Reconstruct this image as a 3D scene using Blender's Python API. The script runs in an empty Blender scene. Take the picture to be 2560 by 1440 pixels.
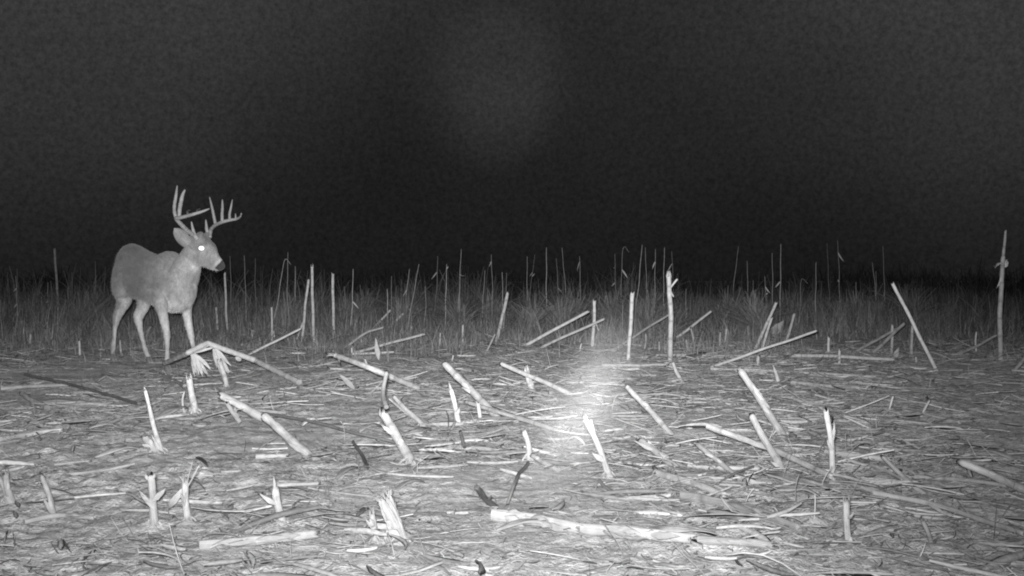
import bpy, math, random
import numpy as np
from mathutils import Vector

# ------------------------------------------------------------------ camera, sky, flash, exposure
S = bpy.context.scene
C = S.collection
F_PX, CAM_H, HZ = 2459.0, 0.70, 700.0          # focal length in pixels of a 2560 px wide frame
PITCH = math.atan((720.0 - HZ) / F_PX)
cd = bpy.data.cameras.new("trail_camera")
cd.sensor_width = 36.0
cd.lens = 36.0 * F_PX / 2560.0
cd.clip_start, cd.clip_end = 0.05, 2000.0
cam = bpy.data.objects.new("camera", cd)
cam.location = (0, 0, CAM_H)
cam.rotation_euler = (math.pi / 2 - PITCH, 0, 0)
C.objects.link(cam)
S.camera = cam
S.view_settings.view_transform = 'Standard'
S.view_settings.look = 'None'
S.view_settings.exposure = 0.0
S.view_settings.gamma = 1.0
S.cycles.max_bounces = 4
S.cycles.diffuse_bounces = 2
S.cycles.use_denoising = True
S.cycles.pixel_filter_type = 'BLACKMAN_HARRIS'; S.cycles.filter_width = 2.0
S.cycles.volume_bounces = 0

# night sky: dim grey overcast, a little paler overhead and to the right
w = bpy.data.worlds.new("World"); S.world = w; w.use_nodes = True
nt = w.node_tree; nt.nodes.clear()
def N(tree, typ, **kw):
    n = tree.nodes.new(typ)
    for k, v in kw.items(): setattr(n, k, v)
    return n
wo = N(nt, 'ShaderNodeOutputWorld'); bg = N(nt, 'ShaderNodeBackground')
tc = N(nt, 'ShaderNodeTexCoord'); sx = N(nt, 'ShaderNodeSeparateXYZ')
nt.links.new(tc.outputs['Generated'], sx.inputs[0])
rmp = N(nt, 'ShaderNodeValToRGB')
els = rmp.color_ramp.elements
els[0].position = 0.0; els[0].color = (.0100,) * 3 + (1,)
els[1].position = 0.34; els[1].color = (.0330,) * 3 + (1,)
for p_, v_ in ((.08, .0125), (.17, .0185), (.25, .0270), (.42, .032), (.75, .034)):
    e = els.new(p_); e.color = (v_, v_, v_, 1)
nt.links.new(sx.outputs['Z'], rmp.inputs[0])
nz = N(nt, 'ShaderNodeTexNoise'); nz.inputs['Scale'].default_value = 2.6; nz.inputs['Detail'].default_value = 2.0
nt.links.new(tc.outputs['Generated'], nz.inputs['Vector'])
mr = N(nt, 'ShaderNodeMapRange'); mr.inputs[1].default_value = .3; mr.inputs[2].default_value = .7
mr.inputs[3].default_value = .72; mr.inputs[4].default_value = 1.30
nt.links.new(nz.outputs[0], mr.inputs[0])
# paler towards the sides of the field
ax_ = N(nt, 'ShaderNodeMath', operation='ABSOLUTE'); nt.links.new(sx.outputs['X'], ax_.inputs[0])
axr = N(nt, 'ShaderNodeMapRange'); axr.inputs[1].default_value = .15; axr.inputs[2].default_value = .5
axr.inputs[3].default_value = 0.0; axr.inputs[4].default_value = .0130
nt.links.new(ax_.outputs[0], axr.inputs[0])
zr_ = N(nt, 'ShaderNodeMapRange', interpolation_type='SMOOTHSTEP'); zr_.inputs[1].default_value = .0; zr_.inputs[2].default_value = .16
nt.links.new(sx.outputs['Z'], zr_.inputs[0])
axz = N(nt, 'ShaderNodeMath', operation='MULTIPLY'); nt.links.new(axr.outputs[0], axz.inputs[0]); nt.links.new(zr_.outputs[0], axz.inputs[1]); axr = axz
# faint lens-flare glow painted into the sky colour, high in the middle
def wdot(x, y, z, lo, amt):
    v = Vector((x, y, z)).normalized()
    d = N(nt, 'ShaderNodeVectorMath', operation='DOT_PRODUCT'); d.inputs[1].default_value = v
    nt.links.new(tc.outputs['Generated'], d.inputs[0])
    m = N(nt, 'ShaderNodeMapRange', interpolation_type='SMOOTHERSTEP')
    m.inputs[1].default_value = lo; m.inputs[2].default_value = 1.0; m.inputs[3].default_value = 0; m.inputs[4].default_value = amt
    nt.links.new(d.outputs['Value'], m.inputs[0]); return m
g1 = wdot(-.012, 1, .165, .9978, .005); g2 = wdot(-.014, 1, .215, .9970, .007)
mu = N(nt, 'ShaderNodeMath', operation='MULTIPLY')
nt.links.new(rmp.outputs[0], mu.inputs[0]); nt.links.new(mr.outputs[0], mu.inputs[1])
acc = mu
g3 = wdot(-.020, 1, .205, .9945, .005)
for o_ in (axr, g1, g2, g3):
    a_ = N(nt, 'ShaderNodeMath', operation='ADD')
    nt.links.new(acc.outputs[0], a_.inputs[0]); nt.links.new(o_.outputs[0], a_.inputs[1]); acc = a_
gr_ = N(nt, 'ShaderNodeTexNoise'); gr_.inputs['Scale'].default_value = 230; gr_.inputs['Detail'].default_value = 5.0; gr_.inputs['Roughness'].default_value = .75
nt.links.new(tc.outputs['Generated'], gr_.inputs['Vector'])
grm = N(nt, 'ShaderNodeMapRange'); grm.inputs[1].default_value = .25; grm.inputs[2].default_value = .75
grm.inputs[3].default_value = .50; grm.inputs[4].default_value = 1.50; nt.links.new(gr_.outputs[0], grm.inputs[0])
a_ = N(nt, 'ShaderNodeMath', operation='MULTIPLY')
nt.links.new(acc.outputs[0], a_.inputs[0]); nt.links.new(grm.outputs[0], a_.inputs[1]); acc = a_
nt.links.new(acc.outputs[0], bg.inputs['Color'])
bg.inputs['Strength'].default_value = 1.0
nt.links.new(bg.outputs[0], wo.inputs[0])

# the infrared flash beside the lens: a small lamp with a photometric beam profile
ld = bpy.data.lights.new("infrared_flash", 'POINT')
ld.energy = 6500.0; ld.shadow_soft_size = 0.03; ld.color = (1, 1, 1)
ld.use_nodes = True
lt = ld.node_tree; lt.nodes.clear()
lo_ = N(lt, 'ShaderNodeOutputLight'); le = N(lt, 'ShaderNodeEmission'); lc = N(lt, 'ShaderNodeTexCoord')
ls = N(lt, 'ShaderNodeSeparateXYZ'); lt.links.new(lc.outputs['Normal'], ls.inputs[0])
lasin = N(lt, 'ShaderNodeMath', operation='ARCSINE'); lt.links.new(ls.outputs['Z'], lasin.inputs[0])
lat = N(lt, 'ShaderNodeMath', operation='ARCTAN2'); lt.links.new(ls.outputs['X'], lat.inputs[0]); lt.links.new(ls.outputs['Y'], lat.inputs[1])
def curve(src, lo, hi, pts):
    m = N(lt, 'ShaderNodeMapRange'); m.inputs[1].default_value = math.radians(lo); m.inputs[2].default_value = math.radians(hi)
    lt.links.new(src.outputs[0], m.inputs[0])
    c = N(lt, 'ShaderNodeFloatCurve'); cv = c.mapping.curves[0]
    pts = [((a - lo) / (hi - lo), b) for a, b in pts]
    cv.points[0].location = pts[0]; cv.points[1].location = pts[-1]
    for p in pts[1:-1]: cv.points.new(*p)
    c.mapping.update(); lt.links.new(m.outputs[0], c.inputs['Value']); return c
BEAM_EL = [(-40, .07), (-20, .105), (-15, .132), (-12, .20), (-9, .385), (-6.5, .62), (-4.5, .84), (-2.5, .95), (0, 1.0), (4, .9), (15, .4), (40, .05)]
BEAM_AZ = [(-60, .0), (-35, .40), (-27, .58), (-18, .78), (-8, .95), (2, 1.0), (10, .93), (18, .62), (27, .32), (35, .2), (60, .0)]
c1 = curve(lasin, -40, 40, BEAM_EL); c2 = curve(lat, -60, 60, BEAM_AZ)
lm = N(lt, 'ShaderNodeMath', operation='MULTIPLY'); lt.links.new(c1.outputs[0], lm.inputs[0]); lt.links.new(c2.outputs[0], lm.inputs[1])
lt.links.new(lm.outputs[0], le.inputs['Strength']); lt.links.new(le.outputs[0], lo_.inputs[0])
flash = bpy.data.objects.new("infrared_flash", ld)
flash.location = (-0.02, 0.0, CAM_H + 0.05)
C.objects.link(flash)

# ------------------------------------------------------------------ helpers
rng = np.random.default_rng(7)
R = random.Random(11)
def _hash(ix, iy, s):
    n = (ix.astype(np.int64) * 374761393 + iy.astype(np.int64) * 668265263 + s * 1442695041) & 0xffffffff
    n = ((n ^ (n >> 13)) * 1274126177) & 0xffffffff
    return ((n ^ (n >> 16)) & 0xffff) / 65535.0
def vn(x, y, s=0):
    x = np.asarray(x, float); y = np.asarray(y, float)
    ix = np.floor(x); iy = np.floor(y); fx = x - ix; fy = y - iy
    fx = fx * fx * (3 - 2 * fx); fy = fy * fy * (3 - 2 * fy)
    a = _hash(ix, iy, s); b = _hash(ix + 1, iy, s); c = _hash(ix, iy + 1, s); d = _hash(ix + 1, iy + 1, s)
    return (a * (1 - fx) + b * fx) * (1 - fy) + (c * (1 - fx) + d * fx) * fy - .5
def height(x, y):
    x = np.asarray(x, float); y = np.asarray(y, float)
    return (.05 * vn(x / 2.3, y / 2.3, 1) + .030 * vn(x / .7, y / .7, 2) + .022 * vn(x / .22, y / .22, 3))
def clods(x, y):
    m = np.clip(.75 + 1.1 * vn(x / .9, y / .9, 9), .25, 1.3)
    return 1.4 * m * (.022 * np.abs(vn(x / .085, y / .085, 4)) + .016 * np.abs(vn(x / .042 + 3, y / .042, 5)) + .008 * vn(x / .022, y / .022, 6))
def hz(x, y): return float(height(x, y))

def ray(px, py):
    a = (px - 1280) / F_PX; b = -(py - 720) / F_PX
    return Vector((a, math.cos(PITCH) + b * math.sin(PITCH), -math.sin(PITCH) + b * math.cos(PITCH)))
def P(px, py, Y):
    d = ray(px, py); return Vector((0, 0, CAM_H)) + d * (Y / d.y)
def G(px, py):
    d = ray(px, py); z = 0.0
    for _ in range(6):
        t = (z - CAM_H) / d.z; p = Vector((0, 0, CAM_H)) + d * t
        z = hz(p.x, p.y)
    p.z = z; return p
def mpp(Y): return Y / F_PX

class MB:
    def __init__(s): s.v = []; s.f = []; s.a = []
    def add(s, v, f, a=None):
        o = len(s.v); s.v += [tuple(q) for q in v]; s.f += [tuple(i + o for i in q) for q in f]
        s.a += a if a is not None else [(0, 0, 0)] * len(v)
    def build(s, name, mat, origin=None, parent=None, smooth=True):
        o3 = Vector(origin) if origin is not None else Vector((0, 0, 0))
        me = bpy.data.meshes.new(name)
        me.from_pydata([(q[0] - o3.x, q[1] - o3.y, q[2] - o3.z) for q in s.v], [], s.f)
        at = me.attributes.new("fib", 'FLOAT_VECTOR', 'POINT')
        at.data.foreach_set("vector", np.array(s.a, dtype=np.float32).ravel())
        if smooth: me.polygons.foreach_set("use_smooth", [True] * len(me.polygons))
        me.materials.append(mat); me.update()
        ob = bpy.data.objects.new(name, me); C.objects.link(ob)
        if parent is not None: ob.parent = parent
        else: ob.location = o3
        return ob
def tag(o, label, cat, group=None, kind=None):
    o['label'] = label; o['category'] = cat
    if group: o['group'] = group
    if kind: o['kind'] = kind
    return o
def empty(name, loc):
    o = bpy.data.objects.new(name, None); o.empty_display_size = .1; o.location = loc; C.objects.link(o); return o
def np_mesh(name, V, Fq, mat, attr=None, smooth=False):
    """V (n,3); Fq (m,k) faces"""
    me = bpy.data.meshes.new(name); k = Fq.shape[1]
    me.vertices.add(len(V)); me.vertices.foreach_set("co", V.astype(np.float32).ravel())
    me.loops.add(Fq.size); me.loops.foreach_set("vertex_index", Fq.astype(np.int32).ravel())
    me.polygons.add(len(Fq)); me.polygons.foreach_set("loop_start", np.arange(0, Fq.size, k, dtype=np.int32))
    me.update(calc_edges=True)
    if smooth: me.polygons.foreach_set("use_smooth", np.ones(len(Fq), dtype=bool))
    if attr is not None:
        at = me.attributes.new("alb", 'FLOAT', 'POINT'); at.data.foreach_set("value", attr.astype(np.float32))
    me.materials.append(mat)
    ob = bpy.data.objects.new(name, me); C.objects.link(ob); return ob

# ------------------------------------------------------------------ materials (all greys: an infrared picture)
def mat_base(name, rough=.8, spec=.2):
    m = bpy.data.materials.new(name); m.use_nodes = True; t = m.node_tree
    b = t.nodes['Principled BSDF']; b.inputs['Roughness'].default_value = rough
    b.inputs['Specular IOR Level'].default_value = spec
    return m, t, b
def noise(t, vec, scale, detail=3, rough=.5):
    n = N(t, 'ShaderNodeTexNoise'); n.inputs['Scale'].default_value = scale; n.inputs['Detail'].default_value = detail
    n.inputs['Roughness'].default_value = rough
    if vec is not None: t.links.new(vec, n.inputs['Vector'])
    return n
def mrange(t, src, a, b, c, d):
    m = N(t, 'ShaderNodeMapRange'); m.inputs[1].default_value = a; m.inputs[2].default_value = b
    m.inputs[3].default_value = c; m.inputs[4].default_value = d; t.links.new(src, m.inputs[0]); return m.outputs[0]
def mth(t, op, a, b):
    m = N(t, 'ShaderNodeMath', operation=op)
    for i, q in enumerate((a, b)):
        if isinstance(q, (int, float)): m.inputs[i].default_value = q
        else: t.links.new(q, m.inputs[i])
    return m.outputs[0]
def bump(t, b, h, strength, dist):
    n = N(t, 'ShaderNodeBump'); n.inputs['Strength'].default_value = strength; n.inputs['Distance'].default_value = dist
    t.links.new(h, n.inputs['Height']); t.links.new(n.outputs[0], b.inputs['Normal'])

def make_soil():
    m, t, b = mat_base('soil', .95, .1)
    co = N(t, 'ShaderNodeTexCoord').outputs['Object']
    n1 = noise(t, co, 1.1, 4, .6); n2 = noise(t, co, 38, 5, .65); n3 = noise(t, co, 140, 3, .6)
    a = mrange(t, n1.outputs[0], .3, .7, .46, .64)
    a = mth(t, 'MULTIPLY', a, mrange(t, n2.outputs[0], .3, .7, .68, 1.32))
    a = mth(t, 'MULTIPLY', a, mrange(t, n3.outputs[0], .3, .7, .8, 1.2))
    t.links.new(a, b.inputs['Base Color'])
    bump(t, b, mth(t, 'ADD', n2.outputs[0], mth(t, 'MULTIPLY', n3.outputs[0], .5)), .75, .018)
    return m
def make_stalk(name, lo, hi, node_dark=.6, fx=8.0, fy=8.0):
    m, t, b = mat_base(name, .62, .3)
    at = N(t, 'ShaderNodeAttribute', attribute_name='fib')
    mp = N(t, 'ShaderNodeVectorMath', operation='MULTIPLY'); mp.inputs[1].default_value = (fx, fy, 0)
    t.links.new(at.outputs['Vector'], mp.inputs[0])
    oi = N(t, 'ShaderNodeObjectInfo')
    ad = N(t, 'ShaderNodeVectorMath', operation='ADD'); t.links.new(mp.outputs[0], ad.inputs[0])
    sc = N(t, 'ShaderNodeVectorMath', operation='SCALE'); sc.inputs['Scale'].default_value = 40.0
    cx = N(t, 'ShaderNodeCombineXYZ'); t.links.new(oi.outputs['Random'], cx.inputs[2]); t.links.new(cx.outputs[0], sc.inputs[0]); t.links.new(sc.outputs[0], ad.inputs[1])
    n1 = noise(t, ad.outputs[0], 1.6, 5, .65)
    co = N(t, 'ShaderNodeTexCoord').outputs['Object']; n2 = noise(t, co, 30, 3, .6)
    a = mrange(t, n1.outputs[0], .28, .72, lo, hi)
    a = mth(t, 'MULTIPLY', a, mrange(t, n2.outputs[0], .35, .75, 1.08, .74))
    a = mth(t, 'MULTIPLY', a, mrange(t, oi.outputs['Random'], 0, 1, .82, 1.05))
    sx = N(t, 'ShaderNodeSeparateXYZ'); t.links.new(at.outputs['Vector'], sx.inputs[0])
    a = mth(t, 'MULTIPLY', a, mrange(t, sx.outputs[2], 0, 1, 1, node_dark))
    t.links.new(a, b.inputs['Base Color'])
    bump(t, b, n1.outputs[0], .6, .004)
    return m
def make_attr(name, mul=1.0, rough=.8, fine=60, spec=.15):
    m, t, b = mat_base(name, rough, spec)
    at = N(t, 'ShaderNodeAttribute', attribute_name='alb')
    co = N(t, 'ShaderNodeTexCoord').outputs['Object']; n = noise(t, co, fine, 3, .6)
    a = mth(t, 'MULTIPLY', at.outputs['Fac'], mrange(t, n.outputs[0], .3, .7, .75 * mul, 1.25 * mul))
    t.links.new(a, b.inputs['Base Color']); bump(t, b, n.outputs[0], .5, .004)
    return m
M_SOIL = make_soil()
M_STALK = make_stalk('dry_stalk', .20, .62)
M_DIM = make_stalk('weathered_stalk', .20, .38)
M_DUSK = make_stalk('damp_dark_stalk', .11, .22)
M_DARK = make_stalk('dark_rotten_stalk', .09, .19)
M_HUSK = make_stalk('dry_husk', .32, .54, .8, 13.0, 5.0)
M_LITTER = make_attr('crop_litter', .68)
M_WEED = make_attr('dry_weeds', .70)

# ------------------------------------------------------------------ ground
def axis(lo, hi, fine_lo, fine_hi, step, grow):
    a = list(np.arange(fine_lo, fine_hi, step)); s = step
    while a[-1] < hi: s *= grow; a.append(a[-1] + s)
    s = step; left = [fine_lo]
    while left[-1] > lo: s *= grow; left.append(left[-1] - s)
    return np.array(left[:0:-1] + a)
ys = [1.9]
while ys[-1] < 600: ys.append(ys[-1] + max(.016, .0052 * ys[-1]) * (1 if ys[-1] < 30 else 6))
s_ = .016; back = [1.9]
while back[-1] > -60: s_ *= 1.12; back.append(back[-1] - s_)
ys = np.array(back[:0:-1] + ys)
xs = axis(-400, 400, -3.2, 3.2, .020, 1.014)
X, Y = np.meshgrid(xs, ys)
fade = np.clip(1.6 - np.hypot(X, Y) / 16, 0, 1)
Z = height(X, Y) + clods(X, Y) * fade - .010
V = np.stack([X.ravel(), Y.ravel(), Z.ravel()], 1)
nx, ny = len(xs), len(ys)
idx = (np.arange(ny - 1)[:, None] * nx + np.arange(nx - 1)[None, :]).ravel()
ground = np_mesh('ground', V, np.stack([idx, idx + 1, idx + nx + 1, idx + nx], 1), M_SOIL, smooth=True)
ground['kind'] = 'structure'; ground['label'] = 'dark crumbly soil of a harvested corn field at night'

# ------------------------------------------------------------------ crop litter (uncountable chaff, straw and leaf shreds)
def strips(cx, cy, cz, yaw, pitch, length, width, curl, bend, alb, thick=.0012, seg=4):
    """n bent strips with a little thickness -> verts, quads, attr"""
    n = len(cx); k = seg + 1
    t = np.linspace(-.5, .5, k)
    u = t[None, :] * length[:, None]
    prof = np.sqrt(np.clip(1 - (2 * t) ** 2 * .92, 0.02, 1))[None, :] * width[:, None] * .5
    side = bend[:, None] * (t[None, :] ** 2) * length[:, None]
    up = curl[:, None] * (1 - (2 * t[None, :]) ** 2) * length[:, None]
    ca, sa = np.cos(yaw)[:, None], np.sin(yaw)[:, None]; cp, sp = np.cos(pitch)[:, None], np.sin(pitch)[:, None]
    bx = u * cp; bz = u * sp + up
    roll = rng.uniform(-.9, .9, n)[:, None]
    out = []
    for sgn, dz in ((-1, 0), (1, 0)):
        yy = side + sgn * prof * np.cos(roll); zz = bz + sgn * prof * np.sin(roll)
        out.append(np.stack([cx[:, None] + bx * ca - yy * sa, cy[:, None] + bx * sa + yy * ca, cz[:, None] + zz], -1))
    mid = np.stack([cx[:, None] + bx * ca - side * sa, cy[:, None] + bx * sa + side * ca, cz[:, None] + bz + width[:, None] * .22 + thick], -1)
    V = np.stack([out[0], mid, out[1]], 2)          # n,k,3,3 : a shallow folded leaf
    V = V.reshape(n, k * 3, 3)
    q = []
    for i in range(seg):
        for j in range(2):
            q.append((i * 3 + j, i * 3 + j + 1, i * 3 + j + 4, i * 3 + j + 3))
    for i in range(seg): q.append((i * 3 + 2, i * 3, i * 3 + 3, i * 3 + 5))
    q = np.array(q)
    Fq = (q[None] + (np.arange(n) * k * 3)[:, None, None]).reshape(-1, 4)
    return V.reshape(-1, 3), Fq, np.repeat(alb, k * 3)
def scatter(n, ylo, yhi, power=1.0):
    y = ylo + (yhi - ylo) * rng.random(n) ** power
    x = (rng.random(n) * 2 - 1) * (y * .60 + .5)
    return x, y
packs = []
def litter(n, ylo, yhi, L, W, pitch_s, alb_lo, alb_hi, curl_s, power, lift, thr):
    x, y = scatter(n, ylo, yhi, power)
    # fewer pieces where the soil lies bare (a patch left of the middle in the foreground)
    dens = .50 + 1.2 * vn(x / .8, y / .8, 21) + .35 * vn(x / .25, y / .25, 22) + .25 * np.clip((x + .2) / 1.6, -1, 1)
    dens -= .9 * np.exp(-(((x + 1.25) / .8) ** 2 + ((y - 4.2) / .8) ** 2))
    keep = rng.random(n) < np.clip(dens + thr, .06, 1)
    keep &= np.hypot(x + 1.363, y - 2.746) > .16
    x, y = x[keep], y[keep]; m = len(x)
    z = height(x, y) + clods(x, y) * .8 - .008 + rng.random(m) ** 2 * lift + .003
    ln = L[0] * (L[1] / L[0]) ** rng.random(m); wd = W[0] * (W[1] / W[0]) ** rng.random(m)
    wd = np.minimum(wd, ln * .20); yaw = rng.normal(0.0, .75, m) - .25 + math.pi * (rng.random(m) > .5)
    pt = rng.normal(0, pitch_s, m)
    z = z + np.abs(np.sin(pt)) * ln * .35
    alb = alb_lo + (alb_hi - alb_lo) * rng.random(m) ** 1.5
    packs.append(strips(x, y, z, yaw, pt, ln, wd, rng.normal(0, curl_s, m), rng.normal(0, .25, m), alb))
litter(13500, 1.8, 10, (.03, .19), (.0022, .006) , .10, .22, .66, .05, 1.15, .018, 0)       # straw
litter(5200, 1.8, 11, (.05, .24), (.010, .036), .09, .22, .70, .03, 1.15, .020, 0)         # leaf shreds
litter(34000, 1.8, 9.5, (.008, .035), (.004, .012), .35, .20, .62, .10, 1.1, .010, .2)      # chaff
litter(2600, 4.5, 11.5, (.08, .32), (.006, .014), .16, .26, .66, .03, 1.0, .02, .1)
litter(600, 2.4, 10.5, (.06, .20), (.012, .020), .12, .35, .80, .01, 1.1, .012, 0)
litter(1500, 1.8, 10, (.03, .11), (.003, .009), .18, .10, .26, .05, 1.2, .015, .1)         # rotten dark bits
litter(1900, 2.2, 11, (.05, .14), (.003, .006), .9, .25, .75, .08, 1.2, .0, 0)             # pieces sticking up
litter(5000, 8, 16, (.06, .30), (.006, .02), .25, .16, .5, .06, 1.0, .02, .1)
off = 0; Vs, Fs, As = [], [], []
for v, f, a in packs: Vs.append(v); Fs.append(f + off); As.append(a); off += len(v)
lit = np_mesh('crop_litter', np.concatenate(Vs), np.concatenate(Fs), M_LITTER, np.concatenate(As))
tag(lit, 'shredded corn leaves, straw and chaff strewn over the soil', 'crop litter', kind='stuff')

# ------------------------------------------------------------------ dry weeds at the back of the field
def blades(x, y, h, wd, lean_s, alb, seg=3):
    n = len(x); k = seg + 1
    z0 = height(x, y) - .01
    th = rng.uniform(0, 2 * np.pi, n); lean = np.abs(rng.normal(0, lean_s, n)); fa = rng.uniform(-.7, .7, n)
    t = np.linspace(0, 1, k)
    hx = (np.cos(th) * lean)[:, None] * h[:, None] * t[None] ** 2; hy = (np.sin(th) * lean)[:, None] * h[:, None] * t[None] ** 2
    zz = z0[:, None] + h[:, None] * t[None] * (1 - .25 * lean[:, None] * t[None])
    half = wd[:, None] * .5 * (1 - t[None] * .8)
    c, s = np.cos(fa)[:, None], np.sin(fa)[:, None]
    a = np.stack([x[:, None] + hx - half * c, y[:, None] + hy - half * s, zz], -1)
    b = np.stack([x[:, None] + hx + half * c, y[:, None] + hy + half * s, zz], -1)
    V = np.stack([a, b], 2).reshape(n, k * 2, 3)
    q = np.array([(i * 2, i * 2 + 1, i * 2 + 3, i * 2 + 2) for i in range(seg)])
    Fq = (q[None] + (np.arange(n) * k * 2)[:, None, None]).reshape(-1, 4)
    return V.reshape(-1, 3), Fq, np.repeat(alb, k * 2)
packs = []
def weeds(n, ylo, yhi, hlo, hhi, wlo, whi, lean, alo, ahi, power=1.0, clump=1.0):
    y = ylo + (yhi - ylo) * rng.random(n) ** power; x = (rng.random(n) * 2 - 1) * (y * .60 + 1)
    d = .5 + 1.5 * vn(x / .7, y / .7, 31) * clump + .6 * vn(x / .2, y / .2, 32) * clump
    keep = rng.random(n) < np.clip(d, .05, 1); x, y = x[keep], y[keep]; m = len(x)
    hm = np.clip(.75 + .9 * vn(x / 1.1, y / 1.1, 33) + .5 * vn(x / .35, y / .35, 34), .25, 1.5)
    h = (hlo + (hhi - hlo) * rng.random(m)) * hm
    packs.append(blades(x, y, h, wlo + (whi - wlo) * rng.random(m), lean, alo + (ahi - alo) * rng.random(m) ** 2))
weeds(75000, 11.2, 26, .12, .50, .006, .014, .40, .10, .34, 1.1)
weeds(16000, 45, 85, .55, 1.0, .03, .08, .3, .12, .30, 1.0, .5)
weeds(22000, 24, 60, .15, .60, .012, .035, .40, .14, .32, 1.2)
weeds(16000, 8.2, 12.5, .05, .28, .003, .009, .6, .15, .42, .55, 1.3)
weeds(26000, 10.5, 20, .08, .34, .010, .026, .9, .10, .34, 1.0, 1.6)
weeds(2600, 5.0, 9, .02, .08, .002, .005, .9, .10, .32, 1.0)
weeds(5000, 11.8, 22, .30, .60, .004, .009, .22, .14, .34, 1.0, 1.3)
for (cx_, top_, wpx_, Y_) in ((700, 706, 60, 13.5), (480, 712, 60, 14.5), (1330, 722, 60, 13), (1400, 716, 40, 13), (1625, 702, 60, 12.8), (1545, 716, 40, 13.5), (1440, 712, 30, 14), (900, 722, 60, 15), (1010, 722, 50, 14),
                              (1230, 716, 60, 15), (1830, 712, 60, 14.5), (1870, 716, 50, 13), (2000, 722, 60, 15), (2140, 722, 40, 14), (2280, 706, 40, 14), (2420, 722, 90, 15), (60, 722, 90, 15), (230, 716, 80, 14), (1150, 722, 40, 13.5), (780, 722, 40, 15)):
    c_ = P(cx_, 760, Y_); wr = wpx_ * mpp(Y_) * .5; ht = CAM_H - (top_ - HZ) * mpp(Y_)
    for q_ in range(5):
        n_ = int(rng.integers(60, 190)); k_ = 1.0 if q_ == 0 else rng.uniform(.55, .95)
        ox_, oy_ = c_.x + (0 if q_ == 0 else rng.normal(0, wr * .9)), Y_ + rng.normal(0, .25)
        x_ = ox_ + rng.normal(0, wr * .25, n_); y_ = oy_ + rng.normal(0, .15, n_)
        h_ = ht * k_ * (.25 + .8 * rng.random(n_) ** .8)
        packs.append(blades(x_, y_, h_, rng.uniform(.006, .030, n_), rng.uniform(.5, 1.0), rng.uniform(.08, .26, n_)))
for _ in range(160):
    Y_ = rng.uniform(32, 75); cx = rng.uniform(-.6, .6) * Y_; n_ = int(rng.integers(20, 70)); w_ = rng.uniform(.3, 1.8)
    packs.append(blades(cx + rng.normal(0, w_, n_), Y_ + rng.normal(0, .3, n_), rng.uniform(.7, 1.7) * (.3 + .75 * rng.random(n_)), rng.uniform(.03, .10, n_), .6, rng.uniform(.06, .14, n_)))
for _ in range(110):
    Y_ = rng.uniform(20, 48); cx = rng.uniform(-.6, .6) * Y_; n_ = int(rng.integers(30, 120)); w_ = rng.uniform(.15, .9)
    packs.append(blades(cx + rng.normal(0, w_, n_), Y_ + rng.normal(0, .3, n_), rng.uniform(.6, 1.2) * (.3 + .75 * rng.random(n_)), rng.uniform(.01, .05, n_), .7, rng.uniform(.10, .3, n_)))
off = 0; Vs, Fs, As = [], [], []
for v, f, a in packs: Vs.append(v); Fs.append(f + off); As.append(a); off += len(v)
wd_ = np_mesh('dry_weeds', np.concatenate(Vs), np.concatenate(Fs), M_WEED, np.concatenate(As))
tag(wd_, 'knee-high dry weeds and grass standing along the back of the field', 'weeds', kind='stuff')

# ------------------------------------------------------------------ corn stalks
def frame_path(pts):
    T = []
    for i in range(len(pts)):
        a = pts[max(i - 1, 0)]; b = pts[min(i + 1, len(pts) - 1)]; T.append((b - a).normalized())
    n = T[0].cross(Vector((0, 1, 0.1)))
    if n.length < 1e-3: n = T[0].cross(Vector((1, 0, 0)))
    n.normalize(); fr = []
    for t in T:
        n = (n - t * n.dot(t)).normalized(); fr.append((t, n, t.cross(n)))
    return fr
def tube(mb, pts, rad, sides=9, cap=True, node=None, rag=0.0, flat=1.0, v0=0.0):
    fr = frame_path(pts); V, A, Fc = [], [], []; dist = v0
    for i, p in enumerate(pts):
        if i: dist += (p - pts[i - 1]).length
        t, n, b = fr[i]
        for j in range(sides):
            a = 2 * math.pi * j / sides
            q = p + n * (math.cos(a) * rad[i]) + b * (math.sin(a) * rad[i] * flat)
            if rag and i == len(pts) - 1: q = q + t * R.uniform(-rag, rag)
            V.append(q); A.append((math.cos(a) + .5 * math.sin(a), dist, node[i] if node else 0))
    for i in range(len(pts) - 1):
        for j in range(sides):
            k = (j + 1) % sides; Fc.append((i * sides + j, i * sides + k, (i + 1) * sides + k, (i + 1) * sides + j))
    if cap:
        o_ = len(V); V += V[:sides]; A += [(0, dist, 1.0)] * sides
        Fc.append(tuple(range(o_, o_ + sides))[::-1])
        c = len(V); t = fr[-1][0]
        V.append(pts[-1] - t * (rad[-1] * .8 + rag * 1.5)); A.append((0, dist, .35))
        for j in range(sides): Fc.append(((len(pts) - 1) * sides + j, (len(pts) - 1) * sides + (j + 1) % sides, c))
    mb.add(V, Fc, A)
def catmull(ctrl, step):
    out = []; c = [ctrl[0] * 2 - ctrl[1]] + list(ctrl) + [ctrl[-1] * 2 - ctrl[-2]]
    for i in range(1, len(c) - 2):
        p0, p1, p2, p3 = c[i - 1], c[i], c[i + 1], c[i + 2]; n = max(2, int((p2 - p1).length / step))
        for k in range(n):
            t = k / n
            out.append(.5 * ((2 * p1) + (p2 - p0) * t + (2 * p0 - 5 * p1 + 4 * p2 - p3) * t * t + (3 * p1 - p0 - 3 * p2 + p3) * t ** 3))
    out.append(ctrl[-1].copy()); return out
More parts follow.
